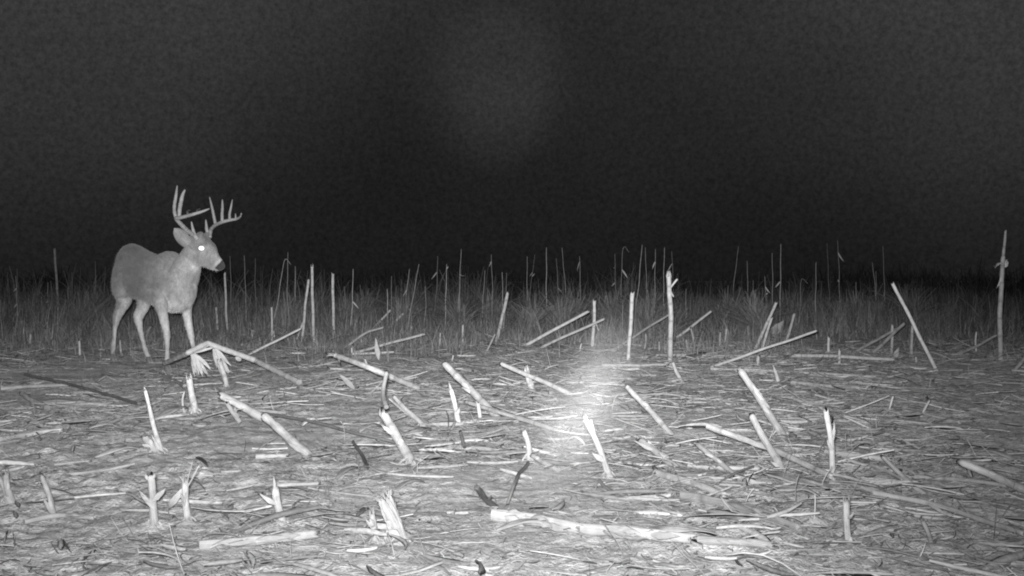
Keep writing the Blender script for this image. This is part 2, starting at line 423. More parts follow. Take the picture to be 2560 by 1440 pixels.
def stem_mesh(mb, ctrl, r0, r1, wob=.004, spacing=.15, bulge=.11, rag=None, sides=9, flat=1.0, phase=None, sharp=False):
    L = sum((b - a).length for a, b in zip(ctrl, ctrl[1:]))
    if sharp:
        pts = []
        for a, b in zip(ctrl, ctrl[1:]):
            n = max(3, int((b - a).length / .012)); pts += [a.lerp(b, k / n) for k in range(n)]
        pts.append(ctrl[-1].copy())
    else: pts = catmull(ctrl, max(.010, L / 70))
    ph = R.uniform(.2, .9) * spacing if phase is None else phase
    ax, ay = R.uniform(0, 6), R.uniform(0, 6); d = 0; rad, node, out = [], [], []
    for i, p in enumerate(pts):
        if i: d += (p - pts[i - 1]).length
        x = ((d - ph + spacing / 2) % spacing) - spacing / 2
        g = math.exp(-(x / max(.005, r0 * .4)) ** 2) * min(1, d / .03) * min(1, max(0, L - d) / .04)
        w_ = wob * math.sin(math.pi * min(1, d / max(L, .01)))
        out.append(p + Vector((math.sin(ax + d * 13) * w_, math.sin(ay + d * 9) * w_, math.sin(ax * 2 + d * 11) * w_ * .5)))
        rad.append((r0 + (r1 - r0) * d / max(L, .01)) * (1 + bulge * g) * (1 + .05 * math.sin(d * 60 + ax)))
        node.append(g)
    tube(mb, out, rad, sides, True, node, (r1 * 1.2 if rag is None else rag), flat)
    return out, rad
def splinters(mb, tip, dirn, r, n, ln, spread=.35):
    for _ in range(n):
        o = Vector((R.uniform(-1, 1), R.uniform(-1, 1), R.uniform(-.6, .6))) * r * .7
        d = (dirn + Vector((R.gauss(0, spread), R.gauss(0, spread), R.gauss(0, spread * .6)))).normalized()
        l = ln * R.uniform(.4, 1.1); a = tip + o - dirn * r
        tube(mb, [a, a + d * l * .5, a + d * l + Vector((R.gauss(0, .1), 0, R.gauss(0, .1))) * l], [r * .42, r * .3, r * .08], 5)
def leaf_mesh(mb, a, b, width, sag=.0, fold=.25, twist=0.0, seg=12, fray=0, up=None, thick=.0016):
    """a dry husk or leaf blade from a to b: curved, folded along its midrib, with thickness"""
    d = b - a; L = d.length
    if up is None: up = Vector((.1, -1, .2)) if abs(d.z) > .5 * L else Vector((0, 0, 1))
    t0 = d.normalized(); s0 = t0.cross(up).normalized(); u0 = s0.cross(t0).normalized()
    cols = 10; V, A, Fc = [], [], []
    ph = R.uniform(0, 6); edge = [[R.uniform(-.22, .10) for _ in range(seg + 1)] for _ in (0, 1)]
    for lay in (0, 1):
        for i in range(seg + 1):
            t = i / seg; w = width * .5 * (math.sin(math.pi * min(1, t * .93 + .07)) ** .55 if fray else max(.04, math.sin(math.pi * min(.995, (t * .95 + .05) ** .8))) ** 1.1 * 1.1)
            tw = twist * t; s = s0 * math.cos(tw) + u0 * math.sin(tw); u = u0 * math.cos(tw) - s0 * math.sin(tw)
            c = a + d * t + u0 * (sag * 4 * t * (1 - t)) + s0 * (math.sin(t * 3 + ph) * width * .12)
            for j in range(cols + 1):
                q = j / cols * 2 - 1
                rip = (j % 2 - .5) * width * .07 + math.sin(j * 2.1 + ph) * width * .04 + math.sin(t * 9 + j * .7 + ph) * width * .05
                e = 0
                e = q * w * edge[0 if q < 0 else 1][i] * abs(q)
                V.append(c + s * (q * w + e) - u * (fold * w * q * q) + u * (rip - lay * thick)); A.append((q * 1.3, t * L, 0))
    n = (seg + 1) * (cols + 1)
    for j in range(cols + 1):
        for i in (0, seg): V[n + i * (cols + 1) + j] = V[i * (cols + 1) + j] - Vector((0, 0, thick))
    for i in range(seg + 1):
        for j in (0, cols): V[n + i * (cols + 1) + j] = V[i * (cols + 1) + j] - Vector((0, 0, thick))
    for i in range(seg):
        for j in range(cols):
            q = i * (cols + 1) + j
            Fc.append((q, q + 1, q + cols + 2, q + cols + 1)); Fc.append((n + q, n + q + cols + 1, n + q + cols + 2, n + q + 1))
        for j in (0, cols):
            q = i * (cols + 1) + j; Fc.append((q, q + cols + 1, n + q + cols + 1, n + q) if j == 0 else (q, n + q, n + q + cols + 1, q + cols + 1))
    mb.add(V, Fc, A)
    for k in range(fray):
        q = -1 + 2 * (k + .5) / fray; e = b + s0 * q * width * .35 - d * .06
        l = L * R.uniform(.10, .24); dd = (t0 + s0 * R.gauss(0, .35)).normalized()
        tube(mb, [e, e + dd * l * .5, e + dd * l + u0 * R.gauss(0, .01)], [.0028, .002, .0007], 4)

GR = 'cut corn stalks left standing in the field'
GRL = 'broken corn stalks lying on the field'
def peel(out, rad, base, root, n, mat=None):
    # torn strips of leaf sheath still clinging to a stalk
    for _ in range(n):
        i = int(R.uniform(.12, .7) * (len(out) - 1)); i2 = min(len(out) - 1, i + int(len(out) * R.uniform(.10, .28)) + 1)
        r_ = rad[i]; o_ = Vector((R.uniform(-.6, .6), -.8, R.uniform(-.2, .8))).normalized() * r_ * 1.05
        a = out[i] + o_; b = out[i2] + o_ * R.uniform(1.1, 1.5) + Vector((R.gauss(0, .015), -R.uniform(0, .015), R.gauss(0, .006)))
        if (b - a).length < .02: continue
        m2 = MB(); leaf_mesh(m2, a, b, r_ * R.uniform(.9, 1.7), sag=R.uniform(.0, .006), seg=7, up=o_.normalized(), fold=.35); m2.build('leaf_sheath', mat or M_HUSK, base, root)
def stump(bx, by, tx, ty, dY, w, label, mat=None, top='cut', roots=None, leaf=None, taper=.85, spacing=.15, name='corn_stump', mid=None, cat='corn stump', group=GR, extra=None):
    """a rooted stalk: base pixel on the ground, top pixel dY metres deeper"""
    mat = mat or M_STALK; w = w * (.88 if w > 16 else .96)
    base = G(bx, by); top_p = P(tx, ty, base.y + dY); top_p.z = max(top_p.z, hz(top_p.x, top_p.y) + .01)
    r0 = w * mpp(base.y) * .5; r1 = r0 * taper
    root = empty(name, base); tag(root, label, cat, group)
    bdir = (top_p - base).normalized(); ctrl = [base - bdir * .03]
    if mid: ctrl += [P(mid[0], mid[1], base.y + dY * mid[2])]
    else: ctrl += [base.lerp(top_p, .5) + Vector((R.gauss(0, .004), 0, 0))]
    ctrl.append(top_p)
    mb = MB()
    out, rad = stem_mesh(mb, ctrl, r0, r1, spacing=spacing, sides=8 if w < 12 else 14, wob=.003, rag=(r1 * .9 if top == 'ragged' else None))
    d = (out[-1] - out[-3]).normalized()
    if top == 'ragged':
        for _ in range(6):
            a_ = R.uniform(0, 6.3); sdv = d.cross(Vector((0, 1, 0))).normalized(); o_ = (sdv * math.cos(a_) + sdv.cross(d) * math.sin(a_)) * r1 * .8
            l_ = r1 * R.uniform(.8, 2.6); p_ = top_p + o_ - d * r1
            tube(mb, [p_, p_ + d * (l_ * .6) + o_ * .05, p_ + d * (l_ + r1) + o_ * R.uniform(-.1, .3)], [r1 * .26, r1 * .22, r1 * .06], 5)
    if top == 'point': tube(mb, [top_p - d * r1, top_p + d * r1 * 1.2, top_p + d * r1 * 3.4], [r1 * .95, r1 * .5, r1 * .12], 7)
    if top == 'knob':
        tube(mb, [top_p - d * r1 * 1.5, top_p - d * r1 * .7, top_p - d * r1 * .1], [r1 * .96, r1 * 1.22, r1 * 1.12], 12, rag=r1 * .6)
        for sx_ in (-1, 1): tube(mb, [top_p + Vector((sx_ * r1 * .5, -r1 * .5, -r1)), top_p + Vector((sx_ * r1 * 1.1, -r1 * .6, -r1 * .2)), top_p + Vector((sx_ * r1 * 1.35, -r1 * .5, r1 * .6))], [r1 * .55, r1 * .5, r1 * .2], 7)
    if top == 'fork':
        for s in (-1, 1):
            e = top_p + (d + Vector((s * .16, 0, 0))).normalized() * r1 * R.uniform(1.5, 3.2)
            tube(mb, [top_p - d * r1 * 3 + Vector((s * r1 * .3, 0, 0)), top_p + Vector((s * r1 * .6, 0, 0)), e], [r1 * .6, r1 * .62, r1 * .35], 7, rag=r1 * .6)
    mb.build('stem', mat, base, root)
    if roots is None: roots = by > 985
    if roots:
        n = 5
        for k in range(n):
            a = 2 * math.pi * (k + R.random() * .6) / n; rr = r0 * R.uniform(2.0, 3.2)
            m2 = MB(); st = base + bdir * r0 * R.uniform(1.0, 2.2)
            e = base + Vector((math.cos(a) * rr, math.sin(a) * rr, 0)); e.z = hz(e.x, e.y) - .012
            tube(m2, [st, st.lerp(e, .55) + Vector((0, 0, r0 * .35)), e], [r0 * .34, r0 * .26, r0 * .16], 6); m2.build('root', mat, base, root)
    if w >= 14 and by > 940: peel(out, rad, base, root, 2 if w < 20 else 3)
    if leaf:
        for (lx, ly, lf, wpx, fr) in leaf:
            m2 = MB(); a = base.lerp(top_p, lf); e = P(lx, ly, a.y + .02); e.z = max(e.z, hz(e.x, e.y) + .004)
            leaf_mesh(m2, a, e, wpx * mpp(a.y), sag=.02, fray=fr); m2.build('leaf_sheath', M_HUSK, base, root)
    if extra:
        for (ax, ay, cx, cy, wpx) in extra:
            m2 = MB(); A_ = P(ax, ay, base.y + dY * .6); B_ = P(cx, cy, base.y + dY * .8)
            rr = wpx * mpp(base.y) * .5; stem_mesh(m2, [A_, A_.lerp(B_, .5), B_], rr, rr * .7, sides=7, wob=.002); m2.build('side_shoot', mat, base, root)
    return root
def lying(pts, w, label, mat=None, taper=.85, leaf=None, ends='cut', name='fallen_stalk', spacing=.19, lifts=None, flat=1.0, sharp=False, cat='fallen stalk', group=GRL, shred=0):
    """a stalk lying along ground pixels; lifts raise each point off the ground (metres) keeping it on its sight line"""
    mat = mat or M_STALK; ctrl = []; lifts = lifts or [0] * len(pts)
    for (x, y), l in zip(pts, lifts):
        g = G(x, y); r = w * mpp(g.y) * .5
        d = ray(x, y); t = (g.z + r * .75 + .004 + l - CAM_H) / d.z; ctrl.append(Vector((0, 0, CAM_H)) + d * t)
    r0 = w * mpp(sum(c.y for c in ctrl) / len(ctrl)) * .5
    if len(ctrl) == 2: ctrl.insert(1, ctrl[0].lerp(ctrl[1], .5))
    base = min(ctrl, key=lambda c: c.z).copy()
    mb = MB(); out, rad = stem_mesh(mb, ctrl, r0, r0 * taper, spacing=spacing, sides=8 if w < 12 else 12, flat=flat, sharp=sharp)
    if shred: splinters(mb, out[-1], (out[-1] - out[-4]).normalized(), r0, shred, r0 * 9, .22)
    if leaf or w >= 13:
        root = empty(name, base); tag(root, label, cat, group); mb.build('stem', mat, base, root)
        peel(out, rad, base, root, 2 if w < 24 else 6, M_DIM if mat in (M_DIM, M_DARK, M_DUSK) else M_HUSK)
        for (ax, ay, lx, ly, wpx, fr) in (leaf or []):
            m2 = MB(); a = min(out, key=lambda q: (q - P(ax, ay, q.y)).length); e = P(lx, ly, a.y - .03); e.z = max(e.z, hz(e.x, e.y) + .004)
            leaf_mesh(m2, a, e, wpx * mpp(a.y), sag=.02, fray=fr); m2.build('husk_leaf', M_HUSK, base, root)
        return root
    ob = mb.build(name, mat, base); tag(ob, label, cat, group); return ob
def propped(pts, w, label, mat=None, dY=.12, name='leaning_stalk', taper=.8):
    mat = mat or M_HUSK; g = G(*pts[0]); tot = len(pts) - 1
    ctrl = [g - Vector((0, 0, .01))] + [P(x, y, g.y + dY * (i + 1) / tot) for i, (x, y) in enumerate(pts[1:])]
    if len(ctrl) == 2: ctrl.insert(1, ctrl[0].lerp(ctrl[1], .5) + Vector((0, 0, R.gauss(0, .008))))
    mb = MB(); r0 = w * mpp(g.y) * .5; stem_mesh(mb, ctrl, r0, r0 * taper, spacing=.2, sides=8)
    ob = mb.build(name, mat, g); tag(ob, label, 'leaning stalk', 'broken stalks propped at a slant'); return ob
def leaf(ax, ay, bx, by, w, label, sag=.02, mat=None, up=None, lift=(.012, .012), name='corn_husk', fray=0, fold=.25, cat='corn husk', Yb=None):
    a, b = G(ax, ay), G(bx, by)
    if Yb is not None: b = P(bx, by, a.y + Yb)
    else: b.z += lift[1]
    a.z += lift[0]
    mb = MB(); leaf_mesh(mb, a, b, w * mpp((a.y + b.y) / 2), sag=sag, fray=fray, fold=fold, up=up)
    ob = mb.build(name, mat or M_HUSK, a); tag(ob, label, cat, 'dry husks and leaves lying about the field'); return ob

# --- upright and leaning stumps, front to back
stump(38, 1265, 14, 1186, .05, 20, 'right one of two leaning stumps cut off by the left edge of the foreground', top='ragged')
stump(14, 1252, -4, 1192, .05, 14, 'left one of two leaning stumps cut off by the left edge of the foreground')
stump(133, 1300, 103, 1188, .06, 17, 'slim bright stump leaning left near the bottom left corner', taper=.75)
stump(388, 1312, 377, 1188, .02, 24, 'thick bright upright stump with a knobbed top in the left foreground', top='knob')
stump(472, 1300, 463, 1205, .02, 21, 'stump with a burst top of splayed fibres in the left foreground', top='ragged', leaf=[(418, 1270, .85, 18, 2)],
      extra=[(470, 1215, 500, 1160, 4), (466, 1215, 482, 1150, 3), (468, 1215, 449, 1188, 5)])
stump(708, 1312, 688, 1222, .02, 25, 'short thick stump with a knuckled pointed top, bottom centre left', top='point', extra=[(695, 1245, 681, 1238, 14)])
st_ = stump(1002, 1358, 975, 1268, .06, 34, 'widest stump in the foreground, split and cut at a slant', top='ragged', taper=1.1, spacing=.3)
for (x0, y0, x1, y1, ww, dd) in ((994, 1352, 944, 1246, 15, .05), (1002, 1352, 956, 1243, 15, .03), (1008, 1352, 966, 1240, 14, .04), (1014, 1350, 972, 1232, 12, .07)):
    mb = MB(); a_ = P(x0, y0, st_.location.y - .005); b_ = P(x1, y1, a_.y + dd); leaf_mesh(mb, a_.lerp(b_, -.02), b_, ww * mpp(a_.y) * 1.5, fray=2, up=Vector((0, -1, .2)), thick=.003, fold=.35)
    mb.build('split_rind', M_STALK, st_.location, st_)
stump(937, 1348, 930, 1285, .0, 19, 'short split stub left of the widest foreground stump', top='ragged')
stump(966, 1352, 983, 1302, .03, 10, 'thin short stub leaning right against the widest foreground stump')
stump(2124, 1366, 2116, 1252, .02, 21, 'upright stump at the bottom right with a shaded lower half', top='ragged')
stump(2326, 1366, 2306, 1300, .02, 13, 'thin grey stump at the bottom right, lower than the upright one', mat=M_DIM)
stump(405, 1130, 363, 976, .06, 15, 'tall thin kinked stump leaning left, left foreground', taper=.55, mid=(384, 1060, .5), top='point')
stump(392, 1132, 362, 1094, .05, 22, 'short broken stump at the foot of the tall kinked one', top='ragged', mat=M_HUSK)
stump(489, 1032, 473, 946, .03, 20, 'upright pale stump directly in front of the drooping husks', top='ragged')
stump(463, 1032, 461, 978, .0, 6, 'very thin straight stub left of the pale stump in front of the husks')
stump(566, 966, 549, 902, .02, 14, 'stump standing under the right drooping husk')
stump(782, 1147, 660, 1040, .28, 27, 'thick bright stalk leaning left in the centre left foreground', taper=.9)
stump(1030, 1158, 960, 1036, .16, 30, 'thick stump with a torn top and a grey broken piece standing on it', top='fork', extra=None)
stump(1057, 1062, 986, 992, .20, 14, 'right one of two parallel stalks leaning left, centre of the field')
stump(1044, 1052, 972, 996, .20, 8, 'left thinner one of two parallel stalks leaning left, centre of the field')
stump(1148, 1066, 1127, 972, .03, 18, 'pale stump with a sharp pointed tip, middle of the field', top='point', taper=.7)
stump(1201, 1052, 1195, 1004, .0, 12, 'short upright stub where two long fallen stalks cross', mat=M_HUSK)
stump(1252, 1050, 1112, 910, .50, 24, 'long thick bright stalk leaning left in the middle of the field', top='ragged')
stump(1332, 975, 1317, 928, .0, 17, 'short stump with a forked top crossed by a long thin stalk', top='fork')
stump(1437, 990, 1254, 910, .45, 14, 'long thin stalk slanting down to the pale wisp of mist')
stump(1322, 1150, 1309, 1078, .02, 19, 'bright square-cut stump above a dark twisted root', spacing=.3)
stump(1522, 1186, 1467, 1052, .12, 20, 'split double stump leaning left just right of the wisp of mist', top='fork', extra=[(1500, 1130, 1477, 1048, 10)])
stump(1674, 1082, 1567, 966, .30, 19, 'long stalk with a swollen foot leaning left, centre right', taper=.8)
stump(1692, 1170, 1602, 1100, .22, 22, 'split stalk leaning left low over the ground, right of the double stump', top='ragged', extra=[(1680, 1165, 1618, 1102, 10)])
stump(1706, 956, 1682, 906, .08, 11, 'short piece leaning at the foot of the tallest forked stalk')
stump(1675, 905, 1672, 690, .02, 14, 'tallest bright upright stalk with a forked top and side twig', name='corn_stalk', cat='corn stalk', top='fork', roots=False,
      extra=[(1673, 722, 1694, 697, 6), (1675, 724, 1684, 742, 5)])
stump(1571, 900, 1581, 732, .0, 10, 'upright stalk with a doubled upper half, left of the tallest forked stalk', name='corn_stalk', cat='corn stalk', extra=[(1578, 782, 1577, 740, 7)], taper=1.1)
stump(1481, 865, 1486, 752, .0, 10, 'upright stalk with a bent leaf hanging on its right, above the wisp of mist', name='corn_stalk', cat='corn stalk', extra=[(1484, 790, 1497, 828, 4)])
stump(1241, 852, 1269, 732, .05, 10, 'pale stalk leaning right, doubled by a dim one behind it', name='corn_stalk', cat='corn stalk')
stump(1257, 850, 1262, 770, .1, 9, 'dim short stalk behind the pale stalk leaning right', mat=M_DIM, top='ragged')
stump(1212, 885, 1238, 835, .1, 6, 'thin stalk leaning right left of the doubled pale stalk', mat=M_DIM)
stump(836, 850, 832, 682, .0, 8.5, 'right one of three tall slim stalks right of the deer', name='corn_stalk', cat='corn stalk')
stump(785, 857, 780, 666, .0, 8.5, 'middle and tallest one of three tall slim stalks right of the deer', name='corn_stalk', cat='corn stalk', top='ragged')
stump(755, 858, 772, 696, .03, 7.5, 'left leaning one of three tall slim stalks right of the deer', name='corn_stalk', cat='corn stalk', extra=[(758, 805, 741, 850, 5)])
stump(679, 855, 679, 768, .0, 6, 'short slim straight stalk halfway between the deer and the three tall ones')
stump(569, 836, 562, 682, .0, 6.5, 'slim upright stalk right under the muzzle of the deer', name='corn_stalk', cat='corn stalk')
stump(544, 832, 540, 768, .0, 6.5, 'short slim stalk just right of the front legs of the deer')
stump(60, 846, 54, 802, .0, 5, 'short thin stub near the left edge beside the weeds', mat=M_HUSK)
stump(200, 888, 198, 851, .0, 6, 'short thin stub left of the hind legs of the deer', mat=M_HUSK)
stump(305, 888, 300, 850, .0, 6, 'short thin stub between the hind legs of the deer', mat=M_DIM)
stump(362, 850, 378, 815, .1, 6, 'small slanting stub behind the hind legs of the deer', mat=M_DIM)
stump(148, 800, 136, 620, .0, 7, 'single tall grey stem standing in the weeds left of the deer', mat=M_DIM, name='corn_stalk', cat='corn stalk')
stump(1885, 878, 1941, 756, .12, 9, 'pale stalk leaning right, between the tallest forked stalk and the right slanting one', name='corn_stalk', cat='corn stalk')
stump(1902, 880, 1930, 794, .1, 8, 'shorter tapering stalk right beside the pale one leaning right', mat=M_HUSK)
stump(1966, 850, 1986, 784, .1, 8, 'short stalk leaning right with a dry leaf at its foot', mat=M_HUSK)
stump(2342, 928, 2230, 706, .05, 10, 'long bright slanting stalk leaning left on the right side of the field', name='corn_stalk', cat='corn stalk', mat=M_HUSK)
stump(2277, 890, 2281, 812, .0, 9, 'short dim stump under the long slanting stalk', mat=M_DIM)
stump(2502, 896, 2508, 640, .0, 13, 'tall dim stalk with a clump of leaves near the right edge', mat=M_DIM, name='corn_stalk', cat='corn stalk', mid=(2500, 780, .5), taper=.8,
      extra=[(2508, 645, 2514, 576, 8)], leaf=[(2488, 668, .93, 18, 2), (2516, 650, .90, 15, 1), (2492, 720, .85, 9, 0)])
stump(2229, 882, 2231, 812, .0, 8, 'short upright stump crossed by two leaning stalks, right side', mat=M_HUSK)
stump(2072, 885, 2072, 843, .0, 8, 'short upright stub above the long lying stalk, right side', mat=M_HUSK)
stump(2098, 910, 2099, 874, .0, 8, 'short stub standing in front of the long lying stalk, right side', mat=M_HUSK)
stump(1896, 912, 1897, 888, .0, 9, 'short stub below the two stalks leaning right', mat=M_HUSK)
stump(1948, 958, 1937, 925, .0, 11, 'small pointed stub above the grey slanting stem, right of centre', top='point')
stump(1956, 1086, 1852, 926, .38, 24, 'long splintered stalk leaning left, right half of the field', top='ragged')
stump(1960, 1184, 1880, 1040, .25, 24, 'thick bright stalk leaning left across a long fallen one, right foreground')
stump(2082, 1192, 2064, 1024, .03, 18, 'bright upright stalk with a dark tip, right foreground', top='cut')
stump(1838, 1190, 1743, 1110, .22, 17, 'low leaning stalk between the wisp of mist and the right foreground stalks')
stump(2302, 1226, 2207, 1142, .2, 14, 'slim stalk leaning left in the right foreground')
stump(2240, 1180, 2232, 1140, 0.05, 6, 'tiny stub right of the bright upright stalk', mat=M_DIM)
stump(2300, 1045, 2325, 1000, .05, 7, 'tiny stub leaning right on the dim right side', mat=M_HUSK)
stump(2222, 1028, 2233, 990, .03, 6, 'thin short stub left of the tiny leaning one on the dim right side', mat=M_HUSK)
stump(1840, 1290, 1800, 1240, .03, 6, 'tiny twig stub in the bottom right chaff', mat=M_DIM)

# --- stalks lying or propped low
lying([(966, 1018), (958, 975), (966, 930)], 12, 'grey broken piece standing upright on a torn stump', mat=M_DIM, lifts=[.14, .20, .27], name='broken_stalk', cat='broken stalk')
lying([(660, 1046), (612, 1020), (552, 988)], 22, 'grey bent stalk behind the thick one leaning left', mat=M_HUSK, lifts=[.0, .05, .10])
lying([(600, 1055), (566, 1005)], 13, 'short slanting piece under the grey bent stalk', mat=M_DIM, lifts=[.0, .10])
lying([(1398, 1078), (1280, 1040), (1165, 1005)], 13, 'straight bright stalk lying in the middle, ending at the wisp of mist', lifts=[0, .03, .07])
lying([(1044, 970), (930, 922), (838, 888)], 15, 'long bright stalk with a frayed fibrous left end', lifts=[0, .13, .20], shred=10)
lying([(1395, 1176), (1330, 1138)], 14, 'short bright piece right of the square-cut stump', mat=M_STALK, lifts=[0, .03])
lying([(1770, 1066), (1920, 1120), (2082, 1192)], 17, 'long bright stalk lying slantwise in the right foreground', lifts=[.09, .06, .03])
lying([(2090, 1200), (2180, 1228), (2380, 1272)], 13, 'dark grey stalk lying behind the curved one at the lower right', mat=M_DIM)
lying([(2185, 1232), (2330, 1262), (2430, 1290), (2560, 1334)], 15, 'long curved grey stalk lying at the lower right', mat=M_HUSK, lifts=[.02, .02, .02, .02])
lying([(2590, 1236), (2500, 1196), (2402, 1156)], 22, 'thick grey stalk lying at the right edge', lifts=[0, .03, .05], mat=M_HUSK)
lying([(1232, 1288), (1330, 1300), (1452, 1322)], 34, 'thick leafy piece at the left end of the big stalk lying at the bottom', mat=M_STALK, flat=.7, leaf=[(1330, 1300, 1420, 1345, 40, 2), (1380, 1305, 1240, 1330, 30, 3)])
lying([(1455, 1322), (1600, 1334), (1740, 1348)], 31, 'leaf-wrapped middle piece of the big stalk lying at the bottom', mat=M_HUSK, flat=.7, leaf=[(1600, 1330, 1790, 1335, 46, 0), (1500, 1322, 1640, 1352, 34, 2)])
lying([(1745, 1348), (1850, 1354), (1935, 1364)], 22, 'smooth bare end piece of the big stalk lying at the bottom')
lying([(1640, 1182), (1720, 1205), (1815, 1240)], 20, 'short grey stalk lying right of the split leaning one', mat=M_HUSK)
lying([(1705, 1240), (1840, 1268), (2000, 1322)], 30, 'broad flattened grey stalk lying in the bottom right chaff', mat=M_DIM, flat=.5)
lying([(1810, 1268), (1900, 1262), (1985, 1300)], 12, 'thin grey stalk lying over the flattened one', mat=M_DIM)
lying([(1975, 889), (2060, 890), (2235, 899)], 10, 'long pale stalk lying level across the right middle distance', mat=M_HUSK, lifts=[.02, .02, .02])
lying([(1640, 888), (1780, 889), (1960, 892)], 8, 'long dim stalk lying level right of the tallest forked stalk', mat=M_DIM)
lying([(1775, 922), (1900, 926), (2190, 942)], 8, 'thin pale straight stalk lying level below the other level ones', mat=M_HUSK)
lying([(1505, 913), (1590, 914), (1680, 910)], 8, 'thin stalk lying level between the wisp of mist and the tallest stalk', mat=M_STALK)
propped([(1775, 916), (1900, 876), (2042, 827)], 7.5, 'long thin stalk propped up to the right in the right middle distance', mat=M_HUSK)
propped([(1305, 866), (1390, 822), (1472, 778)], 9, 'upper one of two long stalks propped up to the right above the mist', mat=M_HUSK)
propped([(1340, 872), (1420, 838), (1512, 797)], 8, 'lower one of two long stalks propped up to the right above the mist', mat=M_HUSK)
propped([(1540, 868), (1600, 832), (1686, 778)], 7, 'dim stalk propped up to the right behind the tallest stalk', mat=M_DIM)
propped([(1680, 850), (1730, 816), (1778, 778)], 7.5, 'knobbly stalk propped up to the right just right of the tallest stalk', mat=M_HUSK)
lying([(1600, 837), (1668, 825)], 6, 'small level piece behind the tallest stalk', mat=M_HUSK)
propped([(885, 880), (960, 862), (1062, 835)], 8, 'long stalk propped up to the right behind the one with a frayed end', mat=M_HUSK)
lying([(880, 885), (985, 880)], 6, 'level thin stalk just behind the one with a frayed end', mat=M_HUSK)
propped([(862, 866), (912, 834), (960, 818)], 7.5, 'dim stalk propped up right of the three tall slim stalks', mat=M_DIM)
propped([(925, 830), (976, 775)], 6.5, 'left one of two short stalks poking up to the right, centre left distance', mat=M_HUSK)
propped([(962, 832), (1008, 784)], 7.5, 'right one of two short stalks poking up to the right, centre left distance', mat=M_HUSK)
propped([(620, 886), (690, 852), (752, 822)], 7, 'thin stalk propped up to the foot of the left tall slim stalk', mat=M_HUSK)
lying([(606, 862), (662, 848)], 7, 'short stalk lying behind the arched stalk', mat=M_HUSK)
propped([(2176, 886), (2262, 808)], 10, 'short thick stalk propped up to the right against the short upright stump, right side', mat=M_DIM)
propped([(2128, 884), (2180, 856), (2242, 822)], 9, 'longer stalk propped up to the right against the short upright stump, right side', mat=M_DIM)
propped([(2385, 890), (2440, 865), (2492, 838)], 8, 'dim stalk propped up to the right near the tall stalk at the right edge', mat=M_DIM)
propped([(2530, 930), (2580, 870)], 10, 'dim leaning piece cut by the right edge', mat=M_DIM)
lying([(2300, 945), (2450, 922), (2570, 905)], 9, 'dim stalk lying level near the right edge', mat=M_DIM)
lying([(1980, 956), (2060, 964), (2150, 970)], 11, 'short pale stalk lying level with a ragged right end', mat=M_HUSK, shred=4)
lying([(1950, 962), (2020, 982), (2112, 1002)], 11, 'grey slanting stem lying under the pale level one, right of centre', mat=M_DIM)
lying([(2065, 1130), (2120, 1138), (2230, 1150)], 16, 'pale stalk lying level right of the bright upright stalk', mat=M_HUSK)
lying([(2120, 1200), (2200, 1205), (2300, 1208)], 15, 'pale level stalk lying left of the slim leaning stalk, lower right', mat=M_HUSK)
lying([(2285, 1192), (2420, 1200), (2520, 1215)], 12, 'dim level stalk lying at the lower right edge', mat=M_DIM)
lying([(2180, 1165), (2260, 1200)], 18, 'short flat piece lying under the slim leaning stalk', mat=M_HUSK, flat=.5)
lying([(2262, 1026), (2320, 1036), (2400, 1056)], 8, 'thin curved stalk lying on the dim right side', mat=M_HUSK)
lying([(0, 1098), (80, 1084), (155, 1075)], 13, 'pale stalk lying level at the left edge', mat=M_HUSK)
lying([(0, 972), (80, 966), (172, 962)], 10, 'grey stalk lying level at the left edge behind the others', mat=M_DIM)
lying([(62, 936), (180, 962), (350, 1010)], 8, 'long dark thin stalk lying slantwise left of the drooping husks', mat=M_DUSK, lifts=[.03, .03, .02])
lying([(118, 1020), (55, 984)], 14, 'short thick grey piece lying left of the dark thin stalk', mat=M_DIM, lifts=[0, .04])
lying([(440, 955), (350, 930)], 9, 'thin pale piece lying in front of the deer', mat=M_HUSK)
lying([(462, 965), (410, 940), (375, 925)], 9, 'second thin piece lying in front of the deer, nearer the husks', mat=M_HUSK)
lying([(650, 1032), (760, 1050), (900, 1085), (1000, 1108)], 8, 'long dark stalk lying behind the torn stump', mat=M_DUSK, lifts=[.02, .03, .02, .01])
lying([(926, 1174), (905, 1140), (882, 1104)], 10, 'short black stick lying left of the torn stump', mat=M_DARK, lifts=[.0, .02, .05])
lying([(1162, 1118), (1150, 1078)], 10, 'short black stick under the sharp pointed stump', mat=M_DARK, lifts=[0, .05])
lying([(1240, 1268), (1210, 1240), (1190, 1216)], 16, 'thick black rotten stick in the bottom centre', mat=M_DARK, lifts=[0, .05, .09])
lying([(1320, 1156), (1290, 1200), (1268, 1262)], 9, 'dark twisted root below the square-cut stump', mat=M_DUSK, lifts=[.03, .05, .0], name='dead_root', cat='dead root', group=None)
lying([(1180, 1120), (1250, 1128)], 12, 'short pale piece lying right of the torn stump', mat=M_STALK)
lying([(690, 1214), (800, 1208)], 11, 'bright straight piece lying behind the knuckled stump')
lying([(490, 1192), (535, 1190)], 6, 'thin bright straw lying behind the burst stump')
lying([(640, 1142), (720, 1140)], 13, 'pale piece lying left of the thick stalk leaning left', mat=M_HUSK)
lying([(300, 1165), (220, 1180), (130, 1190)], 9, 'grey piece lying in the left foreground', mat=M_HUSK)
lying([(135, 1162), (228, 1152)], 7, 'thin pale piece lying above the slim leaning stump', mat=M_STALK)
lying([(420, 1150), (480, 1160)], 11, 'pale piece lying behind the knobbed stump', mat=M_HUSK)
lying([(60, 1305), (150, 1290), (240, 1295)], 14, 'grey stalk lying at the bottom left', mat=M_HUSK)
lying([(500, 1364), (640, 1352), (790, 1335)], 26, 'broad pale stalk lying along the bottom edge left of centre', mat=M_HUSK, flat=.6)
lying([(1600, 1245), (1700, 1252)], 9, 'bright straight piece lying above the big stalk at the bottom')
